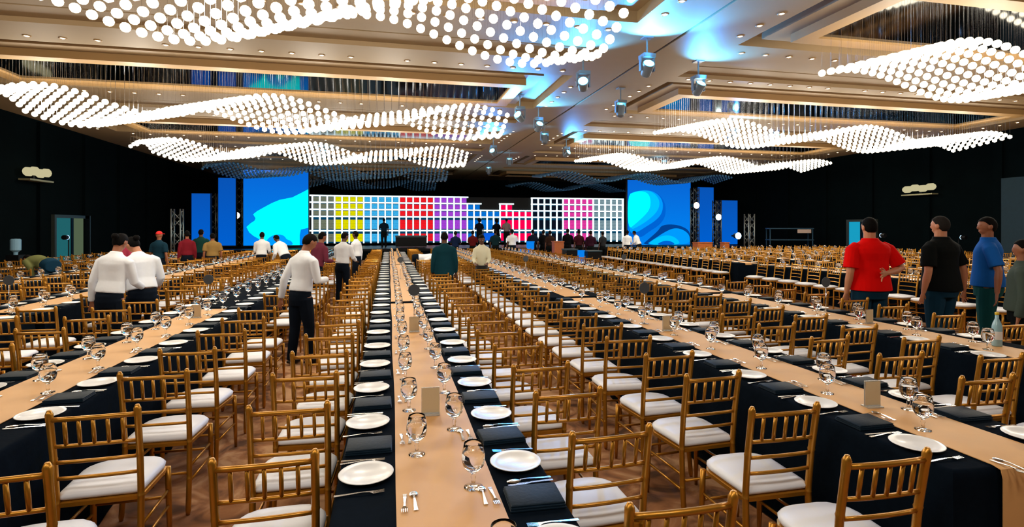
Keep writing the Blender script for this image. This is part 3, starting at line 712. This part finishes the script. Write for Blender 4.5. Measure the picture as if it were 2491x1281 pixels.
x, y = at(1526, 27.5); person('waiter in white shirt at the foot of the swirl screen, on the tile wall side', x, y, R(-20), 1.66, 1.0, arms=('down', 'front'), skin=SKIN2)
x, y = at(1554, 28.0); person('waiter in white shirt at the foot of the swirl screen, bending over', x, y, R(40), 1.68, 1.1, arms=('work', 'work'), lean=22, skin=SKIN2)
x, y = at(636, 17.5); person('waiter in white shirt before the cyan peak screen, back to the camera', x, y, R(0), 1.66, 1.05, lean=8, arms=('work', 'work'), skin=SKIN2)
x, y = at(694, 16.5); person('waiter in white shirt bending over a table before the cyan peak screen', x, y, R(50), 1.70, 1.05, lean=35, arms=('work', 'work'), skin=SKIN2)
x, y = at(1016, 16.0); person('waiter in white shirt bent low over the chairs before the red tiles', x, y, R(-90), 1.66, 1.0, lean=88, arms=('work', 'work'), skin=SKIN2)
x, y = at(118, 12.5); person('person in olive shirt bent right over between the chairs', x, y, R(60), 1.75, 1.18, OLIVE, JEAN, lean=80, arms=('work', 'work'), skin=SKIN)
x, y = at(387, 15.1); person('person in a red cap and dark teal shirt by the dark wall', x, y, R(-20), 1.70, 1.05, cloth('teal_shirt', rgb(18, 48, 64)), DARKN, 'short', style='cap', skin=SKIN)
x, y = at(455, 16.9); person('person in maroon shirt standing before the dark wall and short truss', x, y, R(30), 1.70, .98, MAR, DARKN, skin=SKIN)
x, y = at(489, 18.2); person('man in dark green shirt with back turned, below the plain blue panel', x, y, R(0), 1.74, 1.1, cloth('dark_green_shirt', rgb(22, 62, 58)), DARKN, 'short', skin=SKIN2)
x, y = at(517, 17.2); person('person in tan shirt below the narrow truss and blue panel', x, y, R(25), 1.62, 1.15, TAN, DARKN, 'short', skin=SKIN)
x, y = at(300, 12.0); person('person in pink shirt partly hidden behind the two waiters', x, y, R(150), 1.66, 1.0, PINK, DARKN, skin=SKIN3, faces=True)
x, y = at(768, 12.0); person('person in maroon shirt behind the stepping waiter', x, y, R(-50), 1.72, 1.15, cloth('plum_shirt', rgb(112, 48, 66)), DARKN, arms=('front', 'front'), lean=14, skin=SKIN)
x, y = at(2115, 7.3); person('big man in red polo seen from behind, one hand held open behind his back', x, y, R(-4), 1.93, 1.30, RED, JEAN, 'short', arms=('down', 'back'), hem=.88, skin=SKIN3, head=(-8, 0, 0), vox=.0062)
x, y = at(2288, 7.4); person('man in loose black shirt and jeans with back turned beside the red polo', x, y, R(10), 1.95, 1.28, BLK, JEAN, 'short', arms=('down', 'swing'), hem=.86, skin=SKIN3, head=(4, 0, 0), hair=HAIRG, vox=.0085)
x, y = at(2402, 7.5); person('man in blue polo turned sideways, arm hanging down', x, y, R(40), 1.94, 1.15, BLUE, cloth('teal_jeans', rgb(16, 70, 74)), 'short', arms=('swing', 'down'), hem=.9, skin=SKIN, head=(20, 0, 0), vox=.0085)
x, y = at(2490, 6.2); person('person in grey green shirt cut off at the edge behind the blue polo', x, y, R(30), 1.66, 1.25, GREY, BLK, arms=('down', 'down'), hem=.9, skin=SKIN, hair=HAIR, vox=.012)
dk = [(1296, 26.5, 1.70, 'dark navy shirt, first beside the white T-shirt man', rgb(16, 24, 40)), (1322, 27, 1.68, 'black shirt before the crimson tiles', rgb(12, 14, 18)), (1338, 26, 1.66, 'dark brown shirt beside the orange stand', rgb(44, 28, 22)),
      (1381, 26.8, 1.74, 'black jacket before the black tiles', rgb(10, 12, 16)), (1408, 26, 1.70, 'dark maroon shirt behind the equipment trunk', rgb(52, 16, 24)), (1437, 25.6, 1.66, 'dark plum shirt before the pink tiles', rgb(46, 18, 36)),
      (1466, 26.5, 1.62, 'dark grey shirt before the silver tiles', rgb(36, 38, 42)), (1150, 26, 1.66, 'dark red shirt beside the white-bloused woman', rgb(86, 20, 24)), (1205, 26, 1.70, 'dark teal shirt by the blue monitor', rgb(14, 40, 48)), (1108, 25, 1.64, 'navy shirt sitting low before the violet tiles', rgb(16, 30, 62))]
for px, D, h, lb, c in dk:
    x, y = at(px, D); person('person in ' + lb, x, y, R(random.uniform(-40, 40)), h, random.uniform(.98, 1.12), cloth('shirt_%d' % px, c), BLK, random.choice(['short', 'long']), arms=random.choice([('down', 'front'), ('front', 'front'), ('down', 'down')]), skin=SKIN2, vox=.02)
for px, D, h, lb, c, st in ((1166, 31.6, 1.7, 'dark clothes with big round hair on the stage', rgb(10, 16, 26), 'afro'), (1232, 31.8, 1.72, 'grey shirt on the stage before the crimson tiles', rgb(128, 112, 116), 'short'), (934, 32.0, 1.72, 'dark clothes on the stage before the sky blue tiles', rgb(10, 34, 54), 'short'), (1208, 32.3, 1.66, 'black clothes with round hair on the stage beside the grey shirt', rgb(12, 16, 28), 'afro')):
    x, y = at(px, D); person('person in ' + lb, x, y, R(20), h, 1.1, cloth('stage_shirt_%d' % px, c), BLK, 'short', arms=('front', 'down'), skin=SKIN2, style=st, vox=.02, z=STG)
# lanyard of the leaning waiter and fused bodies
for o, vox, it in JOBS:
    m1 = o.modifiers.new('fuse', 'REMESH'); m1.mode = 'VOXEL'; m1.voxel_size = vox; m1.use_smooth_shade = True
    m2 = o.modifiers.new('smooth', 'SMOOTH'); m2.factor = .5; m2.iterations = it
bpy.context.view_layer.update(); dg = bpy.context.evaluated_depsgraph_get()
new = []
for o, _, _ in JOBS:
    me = bpy.data.meshes.new_from_object(o.evaluated_get(dg)); me.name = o.name; new.append(me)
for (o, _, _), me in zip(JOBS, new):
    m0 = o.data.materials[0]; o.modifiers.clear(); o.data = me
    if not me.materials: me.materials.append(m0)

# ---------------------------------------------------------------- tables and runners
TZ = .76
def cloth_mesh(w2, ya, yb):
    per = []
    n1, n2 = 8, max(12, int((yb - ya) / .16)); r = .03
    for i in range(n1): per.append((-w2 + 2 * w2 * i / n1, ya, 0, -1))
    for i in range(n2): per.append((w2, ya + (yb - ya) * i / n2, 1, 0))
    for i in range(n1): per.append((w2 - 2 * w2 * i / n1, yb, 0, 1))
    for i in range(n2): per.append((-w2, yb - (yb - ya) * i / n2, -1, 0))
    rings = []
    for z, g, wv in ((.006, .035, .022), (.25, .022, .015), (.55, .008, .006), (.72, .0, 0), (.748, -.004, 0), (.757, -.012, 0), (.76, -.025, 0)):
        ring_ = []
        for i, (x, y, nx, ny) in enumerate(per):
            o = g + wv * math.sin(i * 1.9 + math.sin(i * .7) * 1.3)
            sx = 1 if x > 0 else -1; sy = 1 if y > (ya + yb) / 2 else -1
            cnr = (abs(abs(x) - w2) < 1e-6 and (abs(y - ya) < 1e-6 or abs(y - yb) < 1e-6))
            if cnr: ring_.append(Vector((x + sx * (o - .012) * .9, y + sy * (o - .012) * .9, z)))
            else: ring_.append(Vector((x + nx * o, y + ny * o, z)))
        rings.append(ring_)
    return MB().loft(rings)
def runner(x, ya, yb, label, hang):
    hw = .195; n = max(4, int((yb - ya) / .3)); sec = []
    path = []
    e0 = ya - .022 if hang[0] else ya
    if hang[0]: path += [(e0, TZ - hang[0]), (e0, TZ - .04), (e0 + .008, TZ - .004)]
    path += [(ya + .02 + (yb - ya - .04) * i / n, TZ + .0035) for i in range(n + 1)]
    e1 = yb + .022
    if hang[1]: path += [(e1 - .008, TZ - .004), (e1, TZ - .04), (e1, TZ - hang[1])]
    rings = []
    for i, (y, z) in enumerate(path):
        y2, z2 = path[min(i + 1, len(path) - 1)]; y1, z1 = path[max(i - 1, 0)]
        ty, tz = y2 - y1, z2 - z1; l = math.hypot(ty, tz); ny, nz = -tz / l, ty / l
        wv = .004 * math.sin(y * 2.3)
        rings.append([Vector((x + wv + a * hw, y + ny * o, z + nz * o)) for a, o in ((-1, 0), (1, 0), (1, .003), (.5, .0036), (-.5, .0036), (-1, .003))])
    o = link('table_runner', MB().loft(rings).mesh('table_runner', RUN, 'auto'))
    return tag(o, label, 'table runner', 'peach table runners')
for x, nm in TABLES:
    for i, (a, b) in enumerate(SEGS):
        if x == T_B and i == 0: a = 1.0
        t = thing('banquet_table', '%s length of the %s, draped in black cloth to the floor' % (ORD[i], nm), 'table', (x, (a + b) / 2, 0), 0, 'long black draped tables')
        h = (b - a) / 2
        link('tablecloth', cloth_mesh(.435, -h, h).mesh('tablecloth', CLOTH, 'auto'), t)
        link('tabletop', MB().box(-.4, .4, -h + .04, h - .04, .715, .745).mesh('tabletop', WOOD), t)
        if x == T_A and i >= 1: continue
        tag(runner(x, a, b, 'peach satin runner along the %s length of the %s' % (ORD[i], nm), (.45 if i == 0 else 0, .05)), group='peach table runners')
for x, nm in zip(BLOCK, BNAME):
    for i, (a, b) in enumerate(BSEGS):
        t = thing('banquet_table', '%s length of the %s, draped in black cloth to the floor' % (ORD[i], nm), 'table', (x, (a + b) / 2, 0), 0, 'long black draped tables')
        h = (b - a) / 2
        link('tablecloth', cloth_mesh(.435, -h, h).mesh('tablecloth', CLOTH, 'auto'), t)
        link('tabletop', MB().box(-.4, .4, -h + .04, h - .04, .715, .745).mesh('tabletop', WOOD), t)
        runner(x, a, b, 'peach runner along the %s length of the %s' % (ORD[i], nm), (.05, .05))

# ---------------------------------------------------------------- table settings
plate_me = MB().lathe([(.002, 0), (.062, 0), (.066, .004), (.1, .013), (.112, .0185), (.1125, .0205), (.108, .021), (.085, .0155), (.07, .009), (.002, .008)], 40).mesh('dinner_plate', CHINA, True)
PV = MB().lathe([(.06, 0), (.112, .018), (.108, .021), (.07, .009)], 10)
gob = [(.002, 0), (.037, 0), (.0375, .003), (.02, .008), (.0085, .014), (.0075, .03), (.0105, .042), (.0075, .052), (.012, .06), (.028, .07), (.041, .088), (.0465, .112), (.046, .135), (.041, .16), (.037, .178),
       (.0358, .1785), (.0352, .178), (.039, .16), (.0438, .135), (.0443, .112), (.039, .09), (.026, .0735), (.01, .066), (.001, .0655)]
gob_me = MB().lathe(gob, 20).mesh('water_goblet', GLASS, True)
water_me = MB().lathe([(.001, .0653), (.0102, .0658), (.0263, .0733), (.0393, .0898), (.0446, .112), (.0441, .135), (.0430, .142), (.001, .142)], 20).mesh('water', WATER, True)
GV = MB().lathe([(.037, 0), (.01, .012), (.008, .055), (.04, .088), (.046, .12), (.037, .178)], 8)
def slab(mb, w2, d2, z0, z1, r, M=None):
    def ringz(z, g):
        return [Vector((sx * (w2 - g), sy * (d2 - g), z)) for sx, sy in ((-1, -1), (1, -1), (1, 1), (-1, 1))]
    return mb.loft([ringz(z0, r), ringz(z0 + r * .6, 0), ringz(z1 - r * .6, 0), ringz(z1, r)])
nb = MB(); slab(nb, .105, .085, 0, .009, .004); slab(nb, .1035, .083, .0075, .017, .004); slab(nb, .102, .08, .0155, .025, .005)
napkin_me = nb.mesh('napkin', NAPK, 'auto')
NV_ = slab(MB(), .105, .085, 0, .025, .005)
def cutlery(kind, L=.19):
    mb = MB(); h = L * .55
    def bar(x0, x1, w0, w1, z0, z1, t=.0025):
        mb.loft([[Vector((x0, -w0, z0)), Vector((x0, w0, z0)), Vector((x0, w0, z0 + t)), Vector((x0, -w0, z0 + t))], [Vector((x1, -w1, z1)), Vector((x1, w1, z1)), Vector((x1, w1, z1 + t)), Vector((x1, -w1, z1 + t))]])
    if kind == 'knife':
        bar(0, h * .25, .006, .007, .001, .001, .004); bar(h * .25, h * .9, .007, .005, .001, .001, .004); bar(h * .9, L * .6, .005, .008, .001, .001); bar(L * .6, L * .92, .008, .009, .001, .001, .0018); bar(L * .92, L, .009, .002, .001, .001, .0015)
    else:
        bar(0, h * .3, .008, .006, .001, .002); bar(h * .3, h, .006, .003, .002, .007); bar(h, L * .7, .003, .004, .007, .006)
        if kind == 'fork':
            bar(L * .7, L * .78, .004, .012, .006, .003)
            for i in range(4):
                y = -.0096 + .0064 * i
                mb.loft([[Vector((L * .78, y + a, .003 + b)) for a, b in ((-.0018, 0), (.0018, 0), (.0018, .002), (-.0018, .002))], [Vector((L, y + a, .007 + b)) for a, b in ((-.0009, 0), (.0009, 0), (.0009, .0015), (-.0009, .0015))]])
        else:
            mb.ell((L * .84, 0, .005), L * .16, .017, .004, 12, 6)
    return mb
CUT = {k: cutlery(k).mesh(k, STEEL, 'auto') for k in ('fork', 'knife', 'spoon')}
CUTD = {k: cutlery(k, .145).mesh('dessert_' + k, STEEL, 'auto') for k in ('fork', 'spoon')}
SET = []
def settings(x, nm, y0, y1, pitch, off, right_off, gaps=()):
    for sd, sname in ((-1, WS + nm), (1, RS + nm)):
        y = y0 + (off if sd < 0 else off + right_off)
        while y < y1 - .25:
            if not any(a < y < b for a, b in gaps): SET.append((x, y, sd, sname))
            y += pitch
for x, nm in TABLES:
    p0 = {T_B: 1.72, T_A: 2.25, T_C: 2.10, T_D: 2.2}.get(x, 2.3)
    settings(x, nm, p0, 24.0, .632, 0, -.015, [(a[1] - .1, b[0] + .1) for a, b in zip(SEGS, SEGS[1:])])
for x, nm in zip(BLOCK, BNAME): settings(x, nm, 6.8, 24.0, .63, 0, 0, [(13.2, 14.3)])
SET = [s for s in SET if seen((s[0] + s[2] * .33, s[1], TZ), 60)]
SET.sort(key=lambda s: depth(s))
cnt = {}
rest = []
cutl = MB(); rp, rn, rg = MB(), MB(), MB()
for i, (x, y, sd, nm) in enumerate(SET):
    n = cnt[nm] = cnt.get(nm, 0) + 1
    o_ = ORD[min(n - 1, 48)]
    D = depth((x, y, 0))
    px_ = x + sd * .325 + random.uniform(-.008, .008); jz = random.uniform(-.04, .04); py_ = y + random.uniform(-.012, .012)
    gx, gy = x + sd * .105 + random.uniform(-.012, .012), y - sd * .17 + random.uniform(-.02, .02)
    nx_, ny_ = x + sd * .315, y + .315
    if i < 300:
        tag(link('dinner_plate', plate_me, None, (px_, py_, TZ + .0005)), 'round white plate, %s from near end, %s' % (o_, nm), 'plate', 'white dinner plates')
        g = tag(link('water_goblet', gob_me, None, (gx, gy, TZ + .0072)), 'water goblet by the %s plate, %s' % (o_, nm), 'glass', 'water goblets')
        link('water', water_me, g)
        tag(link('napkin', napkin_me, None, (nx_, ny_, TZ + .0005), random.uniform(-.06, .06)), 'folded black napkin past the %s plate, %s' % (o_, nm), 'napkin', 'folded napkins')
    else:
        rp.add([Vector(v) + Vector((px_, py_, TZ)) for v in PV.v], PV.f); rg.add([Vector(v) + Vector((gx, gy, TZ + .007)) for v in GV.v], GV.f); rn.add([Vector(v) + Vector((nx_, ny_, TZ)) for v in NV_.v], NV_.f)
    inner = -sd                                            # direction from the plate towards the runner
    rz = 0 if inner > 0 else math.pi
    xs = px_ - inner * .115
    if i < 110:
        a, b, c_ = ('fork', 'fork', 'knife') if sd < 0 else ('spoon', 'fork', 'knife')
        tag(link('dinner_' + a, CUT[a], None, (xs, py_ - .15, TZ + .001), rz + jz + .03), 'steel %s just before the %s plate, %s' % (a, o_, nm), a, 'dinner cutlery')
        tag(link('dinner_' + b, CUT[b], None, (xs, py_ + .145, TZ + .001), rz - jz), 'steel %s just beyond the %s plate, %s' % (b, o_, nm), b, 'dinner cutlery')
        tag(link('dinner_' + c_, CUT[c_], None, (xs, py_ + (.172 if sd < 0 else -.18), TZ + .001), rz + jz), 'steel knife beside the %s plate, %s' % (o_, nm), 'knife', 'dinner cutlery')
        if i < 70:
            tag(link('dessert_fork', CUTD['fork'], None, (x + sd * .165, y - .20, TZ + .0075), R(-90) + jz), 'small fork on the runner by the %s plate, %s' % (o_, nm), 'fork', 'dessert cutlery')
            tag(link('dessert_spoon', CUTD['spoon'], None, (x + sd * .128, y - .33, TZ + .0075), R(90) - jz), 'small spoon on the runner by the %s plate, %s' % (o_, nm), 'spoon', 'dessert cutlery')
    elif D < 16:
        for dy in (-.15, .15): cutl.box(min(xs, xs + inner * .19), max(xs, xs + inner * .19), py_ + dy - .005, py_ + dy + .005, TZ + .001, TZ + .005)
for nm, mb, m in (('distant_plates', rp, CHINA), ('distant_goblets', rg, GLASS), ('distant_napkins', rn, NAPK), ('distant_cutlery', cutl, STEEL)):
    if mb.v: tag(link(nm, mb.mesh(nm, m, nm[8:] in ('plates', 'goblets'))), {'distant_plates': 'white plates on the far lengths of all tables', 'distant_goblets': 'goblets on the far lengths of all tables', 'distant_napkins': 'black napkins on the far lengths of all tables', 'distant_cutlery': 'steel cutlery on the middle lengths of all tables'}[nm], nm[8:-1] if nm != 'distant_cutlery' else 'cutlery', None, 'stuff')

# table number stands and menu holders
DISC = mat('grey_card', rgb(66, 72, 80), .6)
for x, y, lb in ((T_B + .03, 5.75, 'round grey number disc on a rod, first along the central table'), (T_B, 11.2, 'round grey number disc on a rod, second along the central table'), (T_A, 7.5, 'round grey number disc on a rod on the two-waiters table'), (T_C - .1, 5.4, 'round grey number disc on a rod, first along the white-blouse table'),
                 (T_C, 11, 'round grey number disc on a rod, second along the white-blouse table'), (T_D, 5.5, 'round grey number disc on a rod, first along the red-shirt table'), (T_D, 11.2, 'round grey number disc on a rod, second along the red-shirt table'), (T_Z, 7.9, 'round grey number disc on a rod on the table behind the waiters')):
    t = thing('number_stand', lb, 'table number', (x, y, TZ + .0075), 0, 'table number stands')
    link('base', MB().lathe([(.045, 0), (.045, .006), (.01, .012), (.005, .014)], 20).mesh('base', STEEL, 'auto'), t)
    link('rod', MB().tube([(0, 0, .01), (0, 0, .34)], .004, 8).mesh('rod', STEEL, True), t)
    link('disc', MB().lathe([(.058, -.004), (.06, -.002), (.06, .002), (.058, .004)], 28, M=Matrix.Translation((0, 0, .385)) @ Matrix.Rotation(R(90), 4, 'X')).mesh('disc', DISC, 'auto'), t)
CARD = mat('beige_card', rgb(206, 186, 150), .6)
def holder(x, y, lb):
    t = thing('menu_holder', lb, 'menu holder', (x, y, TZ + .0075), random.uniform(-.1, .1), 'acrylic menu holders')
    link('stand', MB().box(-.05, .05, -.03, .03, 0, .006).box(-.05, .05, -.004, .004, .006, .15).mesh('stand', FROST), t)
    link('card', MB().box(-.046, .046, -.0058, -.0045, .012, .146).mesh('card', CARD), t)
holder(T_B - .0, 3.05, 'acrylic menu holder with beige card, first along the central table'); holder(T_B + .02, 5.5, 'acrylic menu holder with beige card, second along the central table, by its number disc')
holder(T_C - .05, 2.62, 'acrylic menu holder with beige card, first along the white-blouse table'); holder(T_C - .05, 5.0, 'acrylic menu holder with beige card, second along the white-blouse table')
holder(T_A + .05, 6.9, 'acrylic menu holder with beige card near the two waiters'); holder(T_D, 4.9, 'acrylic menu holder with beige card on the red-shirt table')

# ---------------------------------------------------------------- chairs: the 300 largest in view as objects
def free(x, y): return all((x - a) ** 2 + (y - b) ** 2 > .36 ** 2 for a, b in PEOPLE_XY)
SL = [s for s in SLOTS if (seen((s[0], s[1], .9), 120) or seen((s[0], s[1], .45), 80)) and free(s[0], s[1])]
SL.sort(key=depth)
ccnt = {}
far = MB()
for i, (x, y, rz, nm) in enumerate(SL):
    n = ccnt[nm] = ccnt.get(nm, 0) + 1
    if i < 300:
        t = thing('chiavari_chair', 'gold chair, white pad, %s from near end, %s' % (ORD[min(n - 1, 48)], nm), 'chair', (x, y, 0), rz, 'gold banquet chairs')
        for pn, me in (CP if i < 130 else (('chair_frame', frame_me), ('seat_cushion', cush_low))): link(pn, me, t)
    else:
        M = Matrix.Translation((x, y, 0)) @ Matrix.Rotation(rz, 4, 'Z')
        far.add([M @ Vector(v) for v in LOWV.v], LOWV.f, 0); far.add([M @ Vector(v) for v in LOWC.v], LOWC.f, 1)
tag(link('distant_chairs', far.mesh('distant_chairs', [GOLD, SEATM])), 'gold chairs with white pads along the far lengths of all tables', 'chair', None, 'stuff')

# ---------------------------------------------------------------- odds and ends by the stage
def box_thing(name, label, cat, px, D, w2, d2, h, m, lid=None, z=0):
    x, y = at(px, D); t = thing(name, label, cat, (x, y, z))
    slab_ = MB(); slab(slab_, w2, d2, .04, h, .02); link('body', slab_.mesh('body', m, 'auto'), t)
    link('plinth', MB().box(-w2 + .03, w2 - .03, -d2 + .03, d2 - .03, 0, .045).mesh('plinth', BLACKM), t)
    if lid: link('top', MB().box(-w2 - .02, w2 + .02, -d2 - .02, d2 + .02, h, h + .04).mesh('top', lid), t)
    return t
GLOWB = emis('blue_glow_plastic', rgb(10, 130, 240), .9)
box_thing('light_cube', 'low glowing blue cube before the crimson tiles', 'lamp', 1273, 26, .14, .14, .75, GLOWB, GLOWB)
box_thing('light_pillar', 'taller glowing blue box beside the low blue cube', 'lamp', 1290, 26, .15, .15, 1.1, GLOWB, GLOWB)
box_thing('light_cube', 'glowing blue box among the dark cases before the pink tiles', 'lamp', 1411, 19.5, .12, .12, .95, GLOWB, GLOWB)
box_thing('equipment_case', 'dark equipment case beside the glowing blue box, on the pink tile side', 'case', 1440, 19.5, .26, .26, .95, BLACKM, mat('grey_lid', rgb(30, 60, 75), .5))
box_thing('equipment_case', 'dark equipment case beside the glowing blue box, next to the orange stand', 'case', 1386, 19.5, .2, .26, 1.0, BLACKM, MATS['grey_lid'])
box_thing('lectern', 'orange wooden stand among the dark figures', 'lectern', 1357, 24.5, .22, .2, 1.15, WOOD, WOOD)
box_thing('side_cabinet', 'low orange wooden cabinet under the truss by the swirl screen', 'cabinet', 1709, 28.5, .42, .25, 1.0, WOOD, WOOD)
box_thing('side_cabinet', 'narrow orange wooden cabinet under the shorter blue panel', 'cabinet', 1763, 28.5, .14, .2, 1.0, WOOD, WOOD)
x, y = at(1191, 27); t = thing('monitor', 'small blue monitor on a stand behind the white-bloused woman', 'monitor', (x, y, 0), -YAW)
link('stand', MB().tube([(0, .05, 0), (0, .05, 1.3)], .025, 8).box(-.2, .2, -.15, .2, 0, .03).mesh('stand', BLACKM), t); link('frame', MB().box(-.3, .3, 0, .05, 1.15, 1.55).mesh('frame', BLACKM), t); link('screen_face', MB().box(-.28, .28, -.004, 0, 1.17, 1.53).mesh('screen_face', emis('monitor_blue', rgb(10, 90, 215), 1.0, False)), t)  # small blue sign built as a glowing panel, lettering left out
x, y = at(1920, 30.2); t = thing('equipment_rack', 'open dark rack of gear against the dark wall beside the man in red', 'rack', (x, y, 0), R(-20))
for sx in (-1.1, 1.1):
    for sy in (-.3, .3): link('post', MB().tube([(sx, sy, 0), (sx, sy, 1.75)], .03, 6).mesh('post', mat('rack_blue', rgb(26, 60, 82), .5, .4), True), t)
for z in (.5, 1.1, 1.72): link('shelf', MB().box(-1.15, 1.15, -.35, .35, z, z + .05).mesh('shelf', MATS['rack_blue']), t)
link('lit_panel', MB().box(.3, 1.0, -.36, -.34, 1.5, 1.7).mesh('lit_panel', mat('pale_panel', rgb(170, 150, 140), .6)), t)  # plain pale panel on the rack front
x, y = at(38, 16); t = thing('water_dispenser', 'pale water dispenser bottle by the dark wall behind the bent person', 'dispenser', (x, y, 0))
link('base', MB().box(-.16, .16, -.16, .16, 0, 1.0).mesh('base', BLACKM), t); link('bottle', MB().lathe([(.05, 1.0), (.06, 1.08), (.13, 1.14), (.13, 1.44), (.1, 1.47), (.01, 1.475)], 16).mesh('bottle', mat('pale_blue_plastic', rgb(120, 160, 185), .2)), t)

t = thing('water_bottle', 'pale bottle with yellow cap standing on the red-shirt table', 'bottle', (T_D + .12, 3.72, TZ + .0075))
link('bottle', MB().lathe([(.034, 0), (.037, .01), (.037, .17), (.03, .2), (.014, .24), (.013, .275)], 18).mesh('bottle', mat('pale_blue_bottle', rgb(150, 190, 205), .12), True), t)
link('label', MB().lathe([(.0376, .06), (.0376, .13)], 18, cap=False).mesh('label', mat('white_label', rgb(225, 228, 230), .5), True), t)
link('cap', MB().lathe([(.015, .272), (.015, .295), (.003, .297)], 14).mesh('cap', mat('yellow_cap', rgb(225, 190, 40), .4), True), t)
